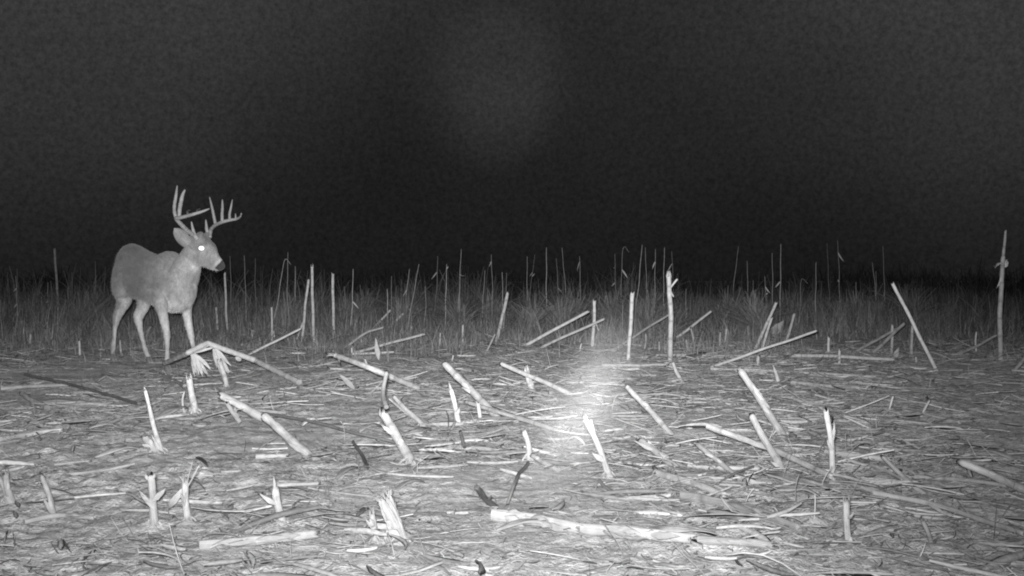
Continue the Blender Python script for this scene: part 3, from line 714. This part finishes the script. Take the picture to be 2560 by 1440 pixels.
lying([(1780, 1290), (1830, 1262)], 7, 'thin bright straw lying right of the bottom chaff')
lying([(1720, 1165), (1830, 1170), (1900, 1172)], 12, 'pale piece lying behind the low leaning stalk', mat=M_HUSK)

# --- the arched stalk in front of the deer with its two drooping husks
arch = lying([(748, 956), (640, 902), (520, 858), (470, 882), (412, 908)], 15, 'long stalk bent into an arch with two husks drooping from it, before the deer', lifts=[0, .12, .24, .18, .09],
      sharp=True, mat=M_HUSK, name='arched_stalk', cat='bent stalk', group=None)
for (ax, ay, bx, by, sp, n_) in ((482, 884, 505, 938, 24, 9), (535, 872, 562, 930, 17, 8), (592, 892, 598, 912, 6, 2)):
    a_ = P(ax, ay, arch.location.y + .32); mb = MB()
    for k in range(n_):
        q = (k + .5) / n_ * 2 - 1
        b_ = P(bx + q * sp + R.uniform(-4, 4), by + R.uniform(-9, 8) - abs(q) * 8, a_.y + R.uniform(-.05, .02)); b_.z = max(b_.z, hz(b_.x, b_.y) + .01)
        m_ = a_ + (b_ - a_) * .02 + Vector((q * .012, 0, 0))
        leaf_mesh(mb, m_, b_, R.uniform(.022, .034), sag=R.uniform(-.008, .012), fray=R.choice([0, 1, 2]), up=Vector((q * .5, -1, .15)), fold=.3)
    mb.build('husk_leaf', M_HUSK, arch.location, arch)

# --- husks and leaves
leaf(378, 1056, 474, 1026, 30, 'broad husk leaf lying behind the tall kinked stump', sag=.03)
leaf(100, 1008, 265, 1018, 34, 'wide flat husk lying on bare soil at the left', sag=.015)
leaf(222, 1078, 292, 1072, 18, 'small flat husk lying on bare soil at the left, nearer than the wide one')
leaf(235, 1150, 350, 1128, 24, 'long husk leaf lying left of the short broken stump')
leaf(1002, 1096, 1078, 1080, 34, 'crumpled white husk lying right of the torn stump', sag=.015, mat=M_STALK)
leaf(754, 1068, 800, 1062, 24, 'small crumpled husk lying right of the thick leaning stalk', sag=.03)
leaf(900, 1084, 952, 1072, 22, 'grey husk lying left of the torn stump', mat=M_DIM)
leaf(1690, 1036, 1772, 1018, 22, 'dim broad husk lying behind the swollen-footed stalk', sag=.008)
leaf(1905, 1190, 2105, 1240, 60, 'large smooth leaf lying in the right foreground', sag=.012, fold=.08, mat=M_HUSK)
leaf(1925, 1240, 2050, 1252, 44, 'large dull leaf under the smooth one in the right foreground', sag=.03, mat=M_DIM)
leaf(1418, 1108, 1462, 1120, 20, 'small oval pale husk lying under the wisp of mist', sag=.03, mat=M_HUSK)
leaf(1700, 905, 1765, 890, 26, 'crumpled husk with a raised point right of the tallest stalk', sag=.02, mat=M_DIM, lift=(.01, .03))
leaf(1046, 900, 1104, 912, 22, 'curved husk at the top of the thick leaning stalk', sag=.03, mat=M_HUSK)
leaf(948, 902, 938, 843, 12, 'upright pointed leaf behind the stalk with a frayed end', Yb=-.02, sag=.0, mat=M_HUSK, up=Vector((0, -1, 0)))
leaf(885, 978, 846, 932, 13, 'grey pointed leaf leaning left under the stalk with a frayed end', Yb=.05, sag=.0, mat=M_DIM, up=Vector((0, -1, 0)))
leaf(1935, 845, 1958, 800, 26, 'dry leaf at the foot of the short leaning stalk', Yb=0, sag=.0, mat=M_DIM, up=Vector((0, -1, 0)))
leaf(2240, 905, 2245, 868, 14, 'small upright leaf left of the long slanting stalk', Yb=0, sag=.0, mat=M_DIM, up=Vector((0, -1, 0)))
leaf(2430, 1130, 2540, 1158, 26, 'dim husk lying behind the thick stalk at the right edge', mat=M_DIM)
leaf(2480, 1330, 2590, 1364, 34, 'dim leaf lying in the bottom right corner', mat=M_DIM)
leaf(985, 1240, 1060, 1212, 17, 'grey leaf lying behind the widest foreground stump', mat=M_DIM, sag=.02)
leaf(890, 1300, 925, 1280, 14, 'dark curled leaf left of the widest foreground stump', mat=M_DUSK, sag=.01)
leaf(492, 1150, 520, 1176, 12, 'dark curled husk behind the burst stump', mat=M_DUSK, sag=.01)
leaf(395, 1295, 372, 1310, 20, 'torn sheath at the foot of the knobbed stump', sag=.02)
leaf(1600, 1130, 1700, 1180, 24, 'pale leaf under the split low stalk', mat=M_HUSK, sag=.02)
leaf(840, 1205, 900, 1180, 18, 'thin leaf lying on bare soil in the centre foreground', mat=M_DIM)
leaf(345, 1016, 375, 1030, 14, 'small grey husk behind the tip of the tall kinked stump', mat=M_DIM, sag=.03)
leaf(715, 912, 748, 926, 12, 'small husk right of the arched stalk', mat=M_DIM, sag=.03)

# --- short stubs in the middle distance and thin stems in the far weeds
LM = [(283, 840, 'the deer hind legs'), (470, 800, 'the deer front legs'), (640, 890, 'the arched stalk'), (800, 770, 'the three tall slim stalks'),
      (940, 925, 'the frayed stalk'), (985, 800, 'the two short propped stalks'), (1255, 790, 'the doubled pale stalk'), (1415, 815, 'the two long propped stalks'), (1484, 800, 'the stalk above the mist'),
      (1577, 800, 'the double-topped stalk'), (1674, 780, 'the tallest forked stalk'), (1915, 810, 'the pale stalk leaning right'),
      (2100, 895, 'the long level stalk'), (2290, 820, 'the long slanting stalk'), (2502, 740, 'the tall leafy stalk at the right edge')]
used = {}
def auto_label(kind, x, y, extra):
    kind = kind.replace('in the far weeds', 'in far weeds')
    n = min(LM, key=lambda l: (l[0] - x) ** 2 + .5 * (l[1] - y) ** 2); dx = x - n[0]
    rel = ('close ' if abs(dx) < 45 else 'well ') + ('left of ' if dx < 0 else 'right of ')
    if abs(dx) < 14: rel = 'in line with '
    base = f'{extra} {kind}, {rel}{n[2]}'.replace('the tall leafy stalk at the right edge', 'the tall leafy stalk')
    used.setdefault(base, 0); used[base] += 1
    k = used[base]
    return base if k == 1 else base + {2: ', second rightwards', 3: ', third rightwards'}.get(k, ', fourth rightwards')
STUBS = [(631, 845, 0, 22), (686, 845, -2, 18), (1024, 848, 5, 34), (907, 862, -3, 14), (879, 882, 0, 12), (1099, 864, 2, 32), (1157, 858, 0, 46), (1205, 806, 2, 16),
         (920, 916, -8, 20), (1275, 806, 0, 22), (1342, 814, -3, 16), (1362, 812, -4, 14), (1385, 814, 1, 15), (1399, 800, -1, 20), (1514, 790, 0, 50), (1566, 832, -6, 22),
         (1611, 872, 3, 38), (1648, 876, 0, 24), (1720, 872, -5, 24), (1737, 866, -10, 46), (1801, 872, 0, 42), (1812, 858, 4, 36), (1795, 810, 0, 48), (1817, 800, 1, 40),
         (1871, 845, 0, 28), (2064, 812, 0, 32), (2411, 835, 4, 28), (2441, 880, 0, 50), (75, 860, 2, 26), (1130, 900, 3, 14), (1450, 880, 4, 22), (2290, 905, 0, 14)]
for (x, y, dx, h) in sorted(STUBS):
    sz = 'tiny' if h < 18 else ('short' if h < 34 else 'taller'); ln_ = ' upright' if abs(dx) < 3 else (' left-leaning' if dx < 0 else ' right-leaning')
    stump(x, y, x + dx, y - h, 0, R.uniform(5, 7.5), auto_label('stub', x, y, sz + ln_), mat=R.choice([M_DIM, M_HUSK, M_HUSK]), name='corn_stub', group='short corn stubs in the middle distance', roots=False)
FAR = [(575, 640, 0), (612, 638, -5), (640, 645, -6), (721, 630, -4), (703, 652, 26), (738, 665, 0), (881, 672, 6), (978, 690, 3), (1020, 672, 12), (1040, 660, 25), (1092, 640, 8), (1116, 660, 3), (1152, 622, 4), (1210, 675, 8),
       (1228, 636, 0), (1255, 680, 1), (1266, 682, 1), (1318, 640, 0), (1333, 636, 14), (1366, 618, 0), (1393, 645, -8), (1409, 618, -14), (1449, 640, 0), (1538, 634, -3), (1556, 622, 6),
       (1600, 612, 18), (1615, 618, -6), (1638, 622, 2), (1661, 618, 1), (1681, 628, -6), (1715, 722, 0), (1842, 616, 14), (1868, 652, 0), (1912, 690, 0), (1930, 632, 1), (1951, 610, 3), (2001, 700, 8),
       (2040, 655, 0), (2070, 608, -8), (2095, 602, -3), (2140, 705, 0), (2182, 655, -5), (2191, 678, -4), (2209, 614, -6), (40, 690, -2), (118, 705, 6), (1062, 715, 3), (968, 722, 0), (861, 716, 0), (900, 712, 0), (1500, 740, 0), (1882, 700, 3)]
for i, (x, yt, lean) in enumerate(sorted(FAR)):
    Y_ = R.uniform(12.2, 16.5); yb = 700 + CAM_H * F_PX / Y_
    g = G(x - lean, yb); tp = P(x + lean * .3, yt, g.y + .02)
    hgt = 'tall' if yt < 650 else ('middling' if yt < 690 else 'low')
    ll = ' straight' if abs(lean) < 3 else (' tilted' if abs(lean) < 9 else ' slanting')
    mb = MB(); k_ = P(x - lean * .35, (yt + yb) / 2, g.y + .01); r_ = R.uniform(.0035, .0070)
    pts_ = [g - Vector((0, 0, .03)), k_ + Vector((R.gauss(0, .012), 0, 0)), tp]
    if i in (5, 31, 44): pts_.append(tp + Vector((R.choice([-1, 1]) * .09, 0, -.05)))
    out_, _r = stem_mesh(mb, pts_, r_, r_ * .45, wob=.004, spacing=.22, sides=6, bulge=.3)
    for _ in range(R.choice([0, 0, 0, 1, 1, 2])):
        q_ = out_[int(R.uniform(.4, .95) * (len(out_) - 1))]; leaf_mesh(mb, q_, q_ + Vector((R.choice([-1, 1]) * R.uniform(.02, .10), R.uniform(-.04, .04), R.uniform(-.16, .05))), R.uniform(.008, .022), seg=6, sag=R.uniform(-.02, .03))
    ob = mb.build('dry_stem', M_HUSK if yt > 600 and i % 2 else M_DIM, g)
    tag(ob, auto_label('stem in the far weeds', x, 700, hgt + ll), 'dry stem', 'thin dry stems standing in the far weeds')

# ------------------------------------------------------------------ the deer
O = Vector((-3.034, 8.318, 0)); PHI = math.radians(43)
HD = Vector((math.cos(PHI), -math.sin(PHI), 0)); LF = Vector((math.sin(PHI), math.cos(PHI), 0)); UP = Vector((0, 0, 1))
O.z = hz(O.x, O.y)
def DL(x, y, z): return O + HD * x + LF * y + UP * z
def loft(mb, secs, sides=20):
    """secs: (centre, side vector, up vector) with lengths as half axes"""
    V, Fc = [], []
    for c, s, u in secs:
        for j in range(sides):
            a = 2 * math.pi * j / sides; V.append(c + s * math.cos(a) + u * math.sin(a))
    for i in range(len(secs) - 1):
        for j in range(sides):
            k = (j + 1) % sides; Fc.append((i * sides + j, i * sides + k, (i + 1) * sides + k, (i + 1) * sides + j))
    Fc.append(tuple(range(sides))[::-1]); Fc.append(tuple((len(secs) - 1) * sides + j for j in range(sides)))
    mb.add(V, Fc)
def ellipsoid(mb, c, a, b, d, n=14):
    secs = []
    for i in range(1, n):
        t = math.pi * i / n; secs.append((c - a * math.cos(t), b * math.sin(t), d * math.sin(t)))
    loft(mb, secs, 16)
def limb(mb, pts):
    """pts: (pixel x, pixel y, depth, half width px, half thickness m in depth)"""
    secs = []; c = [P(x, y, Y) for x, y, Y, _, _ in pts]
    for i, q in enumerate(pts):
        t = (c[min(i + 1, len(c) - 1)] - c[max(i - 1, 0)]).normalized(); d = ray(q[0], q[1]).normalized()
        s = t.cross(d).normalized(); e = s.cross(t).normalized()
        secs.append((c[i], s * (q[3] * mpp(q[2])), e * q[4]))
    # densify
    out = []
    for i in range(len(secs) - 1):
        for k in range(5):
            t = k / 5; tt = t * t * (3 - 2 * t); a, b = secs[i], secs[i + 1]
            out.append((a[0].lerp(b[0], t), a[1].lerp(b[1], tt), a[2].lerp(b[2], tt)))
    out.append(secs[-1]); loft(mb, out, 14)

dm = MB()
# trunk: local x, top z, bottom z, half width
TR = [(-.555, .88, .72, .03), (-.54, .93, .62, .065), (-.505, .985, .56, .102), (-.455, 1.026, .54, .130), (-.38, 1.035, .56, .145), (-.28, 1.015, .555, .140), (-.16, .975, .545, .152), (-.03, .945, .530, .165),
      (.08, .925, .505, .168), (.17, .935, .475, .166), (.25, .955, .460, .150), (.32, .950, .450, .138), (.42, .920, .445, .128), (.50, .88, .46, .112), (.57, .82, .50, .09), (.615, .76, .56, .055)]
secs = []
for i in range(len(TR) - 1):
    for k in range(4):
        t = k / 4; q = [TR[i][j] * (1 - t) + TR[i + 1][j] * t for j in range(4)]
        secs.append((DL(q[0], 0, (q[1] + q[2]) / 2), LF * q[3], UP * ((q[1] - q[2]) / 2)))
loft(dm, secs, 26)
for s in (-1, 1):
    ellipsoid(dm, DL(-.37, s * .088, .74), HD * .142 + UP * .03, LF * .078, UP * .21 + HD * .03)         # thigh
    ellipsoid(dm, DL(.34, s * .070, .69), HD * .115, LF * .078, UP * .22 - HD * .05)          # shoulder
ellipsoid(dm, DL(.50, 0, .60), HD * .12, LF * .09, UP * .13)                                 # brisket
# neck (pixels + depth)
NK = [(487, 618, 7.80, .060, .058), (478, 640, 7.83, .086, .076), (471, 662, 7.88, .104, .088), (461, 688, 7.96, .122, .10), (448, 712, 8.04, .140, .12), (432, 730, 8.12, .15, .13)]
cs = [P(a, b, c) for a, b, c, _, _ in NK]; secs = []
for i, q in enumerate(NK):
    t = (cs[min(i + 1, 5)] - cs[max(i - 1, 0)]).normalized(); d = ray(q[0], q[1]).normalized(); s = t.cross(d).normalized()
    secs.append((cs[i], s * q[3], s.cross(t).normalized() * q[4]))
loft(dm, secs, 20)
# head: pixel frame A -> N
HA = Vector((480, 596)); HU = Vector((.75, .66)).normalized(); HV = Vector((HU.y, -HU.x))
HY0, HYAW = 7.86, math.tan(math.radians(24))
def HP(al, pe, lat=0.0):
    q = HA + HU * al + HV * pe; Yq = HY0 - (q.x - HA.x) * mpp(7.8) * HYAW
    return P(q.x, q.y, Yq) + HLAT * lat
HLAT = Vector((math.sin(math.radians(24)), math.cos(math.radians(24)), 0))     # the deer's left
HS = [(-6, 6, -12, .030), (0, 14, -22, .052), (10, 25, -31, .066), (22, 29, -38, .073), (36, 27, -42, .074), (48, 26.5, -42, .071), (57, 24.5, -40, .062), (66, 17.5, -36, .052), (76, 12.5, -31, .042),
      (86, 10, -27, .036), (94, 8.5, -24, .034), (101, 6, -20, .032), (106, 3, -15, .026), (109, -1, -10, .014)]
secs = []
for i in range(len(HS) - 1):
    for k in range(3):
        t = k / 3; q = [HS[i][j] * (1 - t) + HS[i + 1][j] * t for j in range(4)]
        a, b = HP(q[0], q[1]), HP(q[0], q[2]); secs.append(((a + b) / 2, HLAT * q[3], (a - b) / 2))
loft(dm, secs, 22)
for s in (-1, 1):
    ellipsoid(dm, HP(44, 10, s * .052), (HP(1, 0) - HP(0, 0)) * 10, HLAT * .020, (HP(0, 1) - HP(0, 0)) * 9)   # brow / eye socket
    ellipsoid(dm, HP(15, 24, s * .036), (HP(1, 0) - HP(0, 0)) * 7, HLAT * .022, (HP(0, 1) - HP(0, 0)) * 10)   # pedicle
# legs: (px, py, Y, half width px, half thickness)
LEG = {
 'rh': [(306, 672, 8.64, 20, .05), (306, 708, 8.60, 24, .085), (309, 733, 8.56, 22, .078), (311, 752, 8.55, 19, .058), (302, 773, 8.58, 13, .041), (293.5, 789, 8.60, 11.8, .034), (290, 805, 8.61, 8.4, .027),
        (287, 822, 8.61, 5.8, .019), (285.5, 848, 8.61, 5.0, .017), (283, 867, 8.61, 6.3, .021), (283, 879, 8.60, 5.2, .018), (282, 888, 8.59, 6.2, .021)],
 'lh': [(345, 705, 8.66, 20, .06), (356, 730, 8.58, 20, .07), (362, 750, 8.54, 18.5, .055), (357, 770, 8.52, 14.5, .042), (346.5, 789, 8.52, 13.5, .034), (345.5, 802, 8.51, 10.5, .028), (350, 822, 8.50, 7.0, .020),
        (357, 850, 8.48, 5.6, .017), (363, 873, 8.47, 6.0, .020), (368, 885, 8.46, 5.6, .018), (372, 895, 8.45, 6.8, .021)],
 'rf': [(404, 715, 8.05, 12, .03), (401, 735, 8.00, 20, .055), (402, 757, 7.93, 17, .052), (407, 785, 7.89, 12.5, .040), (412, 808, 7.88, 10.5, .034), (416, 826, 7.88, 8.6, .031), (417.5, 840, 7.88, 8.6, .031),
        (418, 855, 7.88, 6.0, .021), (418.5, 880, 7.88, 5.0, .017), (418, 895, 7.87, 6.3, .021), (418, 906, 7.86, 5.4, .018), (418, 914, 7.85, 6.4, .022)],
 'lf': [(462, 712, 8.22, 14, .04), (465, 735, 8.16, 18, .06), (465, 760, 8.14, 14.5, .052), (468, 785, 8.12, 11.6, .040), (471, 808, 8.11, 10.0, .034), (475, 826, 8.10, 8.6, .031), (478, 840, 8.10, 8.2, .030),
        (481, 855, 8.10, 6.0, .021), (486, 880, 8.09, 4.9, .017), (488, 890, 8.08, 6.0, .020), (489, 898, 8.07, 5.4, .018), (490, 905, 8.06, 6.2, .021)]}
for k in LEG: limb(dm, LEG[k])
# short tail hanging against the rump
limb(dm, [(302, 640, 8.72, 7, .025), (299, 662, 8.74, 8, .022), (300, 690, 8.74, 7, .016), (303, 708, 8.72, 3, .008)])

deer = empty('deer', O)
tag(deer, 'white-tailed buck with tall antlers walking right, its eye shining', 'deer')
tmp = dm.build('body', M_WEED, O)
rm = tmp.modifiers.new('r', 'REMESH'); rm.mode = 'VOXEL'; rm.voxel_size = .0065; rm.use_smooth_shade = True
sm = tmp.modifiers.new('s', 'SMOOTH'); sm.factor = .5; sm.iterations = 10
bpy.context.view_layer.update()
dg = bpy.context.evaluated_depsgraph_get()
bm_ = bpy.data.meshes.new_from_object(tmp.evaluated_get(dg), depsgraph=dg)
bpy.data.objects.remove(tmp)
nv = len(bm_.vertices); co = np.zeros(nv * 3, np.float32); bm_.vertices.foreach_get('co', co); co = co.reshape(-1, 3) + np.array(O)
# fur undulation and coat colour by region
nn = np.zeros(nv * 3, np.float32); bm_.vertices.foreach_get('normal', nn); nn = nn.reshape(-1, 3)
ph = vn(co[:, 0] * 38 + co[:, 1] * 20, co[:, 2] * 30, 41) + vn(co[:, 0] * 90, co[:, 2] * 60 + co[:, 1] * 50, 42) * .5
lo3 = co - np.array(O); lx = lo3 @ np.array(HD); ly = lo3 @ np.array(LF); lz = lo3[:, 2]
co2 = co + nn * (ph * .0035)[:, None]
bm_.vertices.foreach_set('co', (co2 - np.array(O)).astype(np.float32).ravel())
px = 1280 + F_PX * co[:, 0] / co[:, 1]; py = HZ - (co[:, 2] - CAM_H) / co[:, 1] * F_PX
al = (px - HA.x) * HU.x + (py - HA.y) * HU.y; pe = (px - HA.x) * HV.x + (py - HA.y) * HV.y
def ss(a, b, v): t = np.clip((v - a) / (b - a), 0, 1); return t * t * (3 - 2 * t)
alb = np.full(nv, .235)
alb += .15 * ss(.0, .45, lx)                                   # paler shoulder and neck
alb -= .045 * ss(.80, 1.0, lz) * ss(.5, .2, lx)                # darker back
alb += .16 * ss(.56, .36, lz)                                 # pale legs
alb += .16 * ss(.60, .50, lz) * (np.abs(ly) < .10)            # belly
alb += .14 * np.exp(-(((px - 306) / 16) ** 2 + ((py - 745) / 30) ** 2))
alb -= .05 * np.exp(-((lx + .1) / .22) ** 2) * ss(.85, .60, lz) * (lz > .5)
head = (lx > .60) & (lz > .74) & (pe > -46)
alb = np.where(head, .30, alb)
alb = np.where(head, alb - .11 * ss(8, 24, pe) * ss(80, 50, al), alb)          # dark crown and forehead
alb += np.where(head, .10 * np.exp(-((al - 42) ** 2 + (pe + 4) ** 2) / 90.), 0)      # pale eye ring
alb += np.where(head, .26 * np.exp(-((al - 88) / 5.) ** 2) * ss(-30, -6, pe), 0)        # pale band behind the nose
alb += np.where(head, .16 * ss(60, 80, al) * ss(-14, -24, pe), 0)                         # pale chin
nose = head & (al > 92) & (pe > -17)
alb = np.where(nose, .05, alb)
alb += .24 * np.exp(-(((px - 490) / 17) ** 2 + ((py - 668) / 11) ** 2)) * (lx > .5)  # white throat patch
alb += .06 * np.exp(-(((px - 455) / 14) ** 2 + ((py - 690) / 34) ** 2))
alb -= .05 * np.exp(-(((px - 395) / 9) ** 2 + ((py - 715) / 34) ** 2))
alb += .10 * np.exp(-(((px - 470) / 8) ** 2 + ((py - 608) / 14) ** 2))
alb = np.where(nose, alb * .7, alb * .54)
alb *= (1 + .30 * vn(co[:, 0] * 9 + co[:, 1] * 6, co[:, 2] * 9, 43) + .28 * vn(co[:, 0] * 30 + co[:, 1] * 20, co[:, 2] * 26, 44) + .30 * vn(co[:, 0] * 90 + co[:, 1] * 60, co[:, 2] * 45, 45))
at = bm_.attributes.new('alb', 'FLOAT', 'POINT'); at.data.foreach_set('value', alb.astype(np.float32))
M_FUR = make_attr('deer_fur', 1.0, .95, 130, .05)
_b = M_FUR.node_tree.nodes['Principled BSDF']; _b.inputs['Sheen Weight'].default_value = .15; _b.inputs['Sheen Roughness'].default_value = .5
bm_.materials.clear(); bm_.materials.append(M_FUR)
body = bpy.data.objects.new('body', bm_); C.objects.link(body); body.parent = deer
# a coat of short hairs lying back over the body, ruffling the outline
nh = 26000; pick = rng.integers(0, nv, nh)
keep = ~nose[pick]; pick = pick[keep]; nh = len(pick)
b0 = co2[pick] + rng.normal(0, .003, (nh, 3)); nr = nn[pick]
flow = np.array(-HD)[None] * .8 + np.array((0, 0, -1.0))[None] * .7
flow = flow + nr * .42 + rng.normal(0, .22, (nh, 3)); flow /= np.linalg.norm(flow, axis=1)[:, None]
hl = rng.uniform(.010, .024, nh) * np.where(head[pick], .5, 1) * np.where(lz[pick] < .45, .5, 1)
sd = np.cross(flow, nr); sd /= (np.linalg.norm(sd, axis=1)[:, None] + 1e-6)
hw = .0011
V = np.stack([b0 - nr * .002 - sd * hw, b0 - nr * .002 + sd * hw, b0 + flow * hl[:, None]], 1).reshape(-1, 3) - np.array(O)
ft = np_mesh('fur', V, np.arange(nh * 3).reshape(-1, 3), M_FUR, np.repeat(alb[pick] * rng.uniform(.55, 1.5, nh), 3)); ft.parent = deer

M_ANT = make_stalk('antler_bone', .17, .30); M_HOOF = mat_base('hoof', .5, .4)[0]
M_HOOF.node_tree.nodes['Principled BSDF'].inputs['Base Color'].default_value = (.15, .15, .15, 1)
def Z2(x, y): return 400 + x / 5.143, 440 + y / 5.143
def antler(beam, tines, spacing=9):
    mb = MB()
    def path(pts):
        return catmull([P(*Z2(x, y), Y) for x, y, Y, _ in pts], .012)
    for k, pts in enumerate([beam] + tines):
        c = path(pts); n = len(c); r = []
        for i in range(n):
            t = i / (n - 1) * (len(pts) - 1); j = min(int(t), len(pts) - 2); f = t - j
            r.append(max(.0022, (pts[j][3] * (1 - f) + pts[j + 1][3] * f) * .5 / 5.143 * mpp(7.8)) * (1 + .06 * math.sin(i * 1.9)))
        tube(mb, c, r, 10)
    c = P(*Z2(*beam[0][:2]), beam[0][2]); d = (P(*Z2(*beam[1][:2]), beam[1][2]) - c).normalized()
    r = beam[0][3] * .5 / 5.143 * mpp(7.8)
    tube(mb, [c - d * .012, c - d * .003, c + d * .006, c + d * .014], [r * .9, r * 1.25, r * 1.2, r * .95], 12)     # burr
    mb.build('antler', M_ANT, O, deer)
antler([(475, 800, 7.79, 62), (420, 755, 7.76, 60), (340, 690, 7.68, 56), (250, 600, 7.60, 56), (205, 545, 7.56, 50), (235, 540, 7.53, 50), (330, 518, 7.49, 44), (450, 485, 7.46, 42), (560, 450, 7.47, 34), (640, 418, 7.50, 16)],
       [[(450, 760, 7.78, 44), (425, 690, 7.75, 40), (403, 585, 7.72, 14)],
        [(215, 560, 7.56, 50), (188, 470, 7.57, 44), (186, 380, 7.59, 42), (205, 260, 7.60, 36), (222, 118, 7.62, 14)],
        [(250, 545, 7.54, 46), (250, 450, 7.52, 50), (272, 320, 7.50, 50), (292, 240, 7.50, 46), (322, 175, 7.50, 22)],
        [(365, 505, 7.50, 40), (352, 462, 7.58, 30), (368, 442, 7.66, 20), (390, 440, 7.70, 10)],
        [(480, 475, 7.47, 34), (480, 440, 7.55, 26), (500, 426, 7.62, 16), (520, 424, 7.66, 8)]])
antler([(632, 780, 7.90, 58), (645, 730, 7.92, 52), (660, 680, 7.96, 50), (715, 630, 8.03, 48), (800, 592, 8.10, 48), (890, 568, 8.13, 44), (980, 552, 8.12, 36), (1030, 525, 8.08, 28), (1047, 480, 8.04, 16)],
       [[(618, 760, 7.90, 50), (602, 690, 7.90, 42), (588, 558, 7.89, 14)],
        [(712, 615, 8.03, 44), (695, 530, 8.04, 38), (668, 400, 8.05, 32), (636, 266, 8.06, 12)],
        [(800, 590, 8.10, 46), (798, 500, 8.11, 40), (803, 400, 8.12, 36), (802, 300, 8.12, 16)],
        [(897, 560, 8.13, 40), (895, 490, 8.14, 34), (915, 390, 8.14, 26), (931, 300, 8.14, 10)],
        [(975, 550, 8.12, 26), (972, 520, 8.12, 22), (970, 480, 8.12, 10)]])
# ears
def ear(base, tip, width, cup, upv, label=None):
    mb = MB(); d = tip - base; L = d.length; t0 = d.normalized(); s = t0.cross(upv).normalized(); u = s.cross(t0)
    rows, cols = 12, 8; V, A, Fc = [], [], []
    for lay in (0, 1):
        for i in range(rows + 1):
            t = i / rows; w_ = width * .5 * max(.02, math.sin(math.pi * (.16 + .835 * t ** 1.25)) ** .5)
            for j in range(cols + 1):
                a = (j / cols * 2 - 1); V.append(base + d * t + s * (w_ * math.sin(a * 1.25)) + u * (cup * (1 - math.cos(a * 1.25)) * w_ * (1.2 - t * .6)) - u * (lay * .006 * (1 - a * a * .9)))
                A.append((a, t * L, 0))
    n = (rows + 1) * (cols + 1)
    for i in range(rows):
        for j in range(cols):
            q = i * (cols + 1) + j; Fc.append((q, q + 1, q + cols + 2, q + cols + 1)); Fc.append((n + q, n + q + cols + 1, n + q + cols + 2, n + q + 1))
    mb.add(V, Fc, A); return mb.build('ear', M_EAR, O, deer)
M_EAR = make_stalk('ear_fur', .12, .22)
ear(P(470, 612, 7.76), P(436, 571, 7.66), .105, .8, Vector((.25, -1, .15)))
ear(P(505, 596, 7.94), P(514, 588, 8.06), .07, .8, Vector((.3, -1, .2)))
# eye: the reflecting layer behind the pupil throws the flash back
M_EYE, _t, _b = mat_base('shining_eye', .62, 1.0); _b.inputs['Metallic'].default_value = 1.0; _b.inputs['Base Color'].default_value = (1, 1, 1, 1)
def eye(c, toward):
    mb = MB(); t = toward.normalized(); s = t.cross(UP).normalized(); u = s.cross(t)
    ellipsoid(mb, c, t * .007, s * .024, u * .020, 10); return mb.build('eye', M_EYE, O, deer)
ec = P(503.6, 620.5, 7.70)
eye(ec, Vector((0, 0, CAM_H)) - ec)
eye(HP(44, 8, .066), HLAT)
# hooves
def hoof(px_, py_, Y_, ground_y):
    top = P(px_, py_, Y_); top.z -= .0
    g = P(px_ + 2, ground_y, Y_ - .02); g.z = hz(g.x, g.y) - .004
    d = (HD * .8).normalized()
    for s in (-1, 1):
        mb = MB(); o = LF * (s * .012)
        secs = [(top + o * .8, LF * .012, HD * .020), (top.lerp(g, .5) + o + HD * .006, LF * .0135, HD * .027), (g + o + HD * .012, LF * .015, HD * .036)]
        loft(mb, secs, 12); mb.build('hoof', M_HOOF, O, deer)
for k in LEG:
    x_, y_, Y_, _, _ = LEG[k][-1]; g = P(x_, y_, Y_); gy = HZ + (CAM_H - hz(g.x, g.y)) / g.y * F_PX
    hoof(x_, y_ - 4, Y_, gy)

# ------------------------------------------------------------------ the wisp of mist over the stalks
mm = bpy.data.materials.new('mist'); mm.use_nodes = True; t = mm.node_tree; t.nodes.clear()
out_ = N(t, 'ShaderNodeOutputMaterial'); pv = N(t, 'ShaderNodeVolumePrincipled'); tc_ = N(t, 'ShaderNodeTexCoord')
ln = N(t, 'ShaderNodeVectorMath', operation='LENGTH'); t.links.new(tc_.outputs['Object'], ln.inputs[0])
f0 = mrange(t, ln.outputs['Value'], 1.0, .15, 0, 1)
f1 = mth(t, 'POWER', f0, 1.9); nn_ = noise(t, tc_.outputs['Object'], 1.1, 2, .5)
den = mth(t, 'MULTIPLY', f1, mrange(t, nn_.outputs[0], .35, .65, .45, 1.25))
den = mth(t, 'MULTIPLY', den, .78)
t.links.new(den, pv.inputs['Density']); pv.inputs['Color'].default_value = (.98, .98, .98, 1); pv.inputs['Anisotropy'].default_value = -.4
t.links.new(pv.outputs[0], out_.inputs['Volume'])
mc = P(1440, 1068, 3.0); mb = MB(); ellipsoid(mb, Vector((0, 0, 0)), Vector((0, 0, 1)), Vector((1, 0, 0)), Vector((0, 1, 0)), 16)
mist = mb.build('mist', mm, Vector((0, 0, 0))); mist.location = mc
mist.scale = (.175, .13, .41); mist.rotation_euler = (0, math.radians(25), 0)
tag(mist, 'pale wisp of mist hanging above the stalks right of the middle', 'mist', kind='stuff')
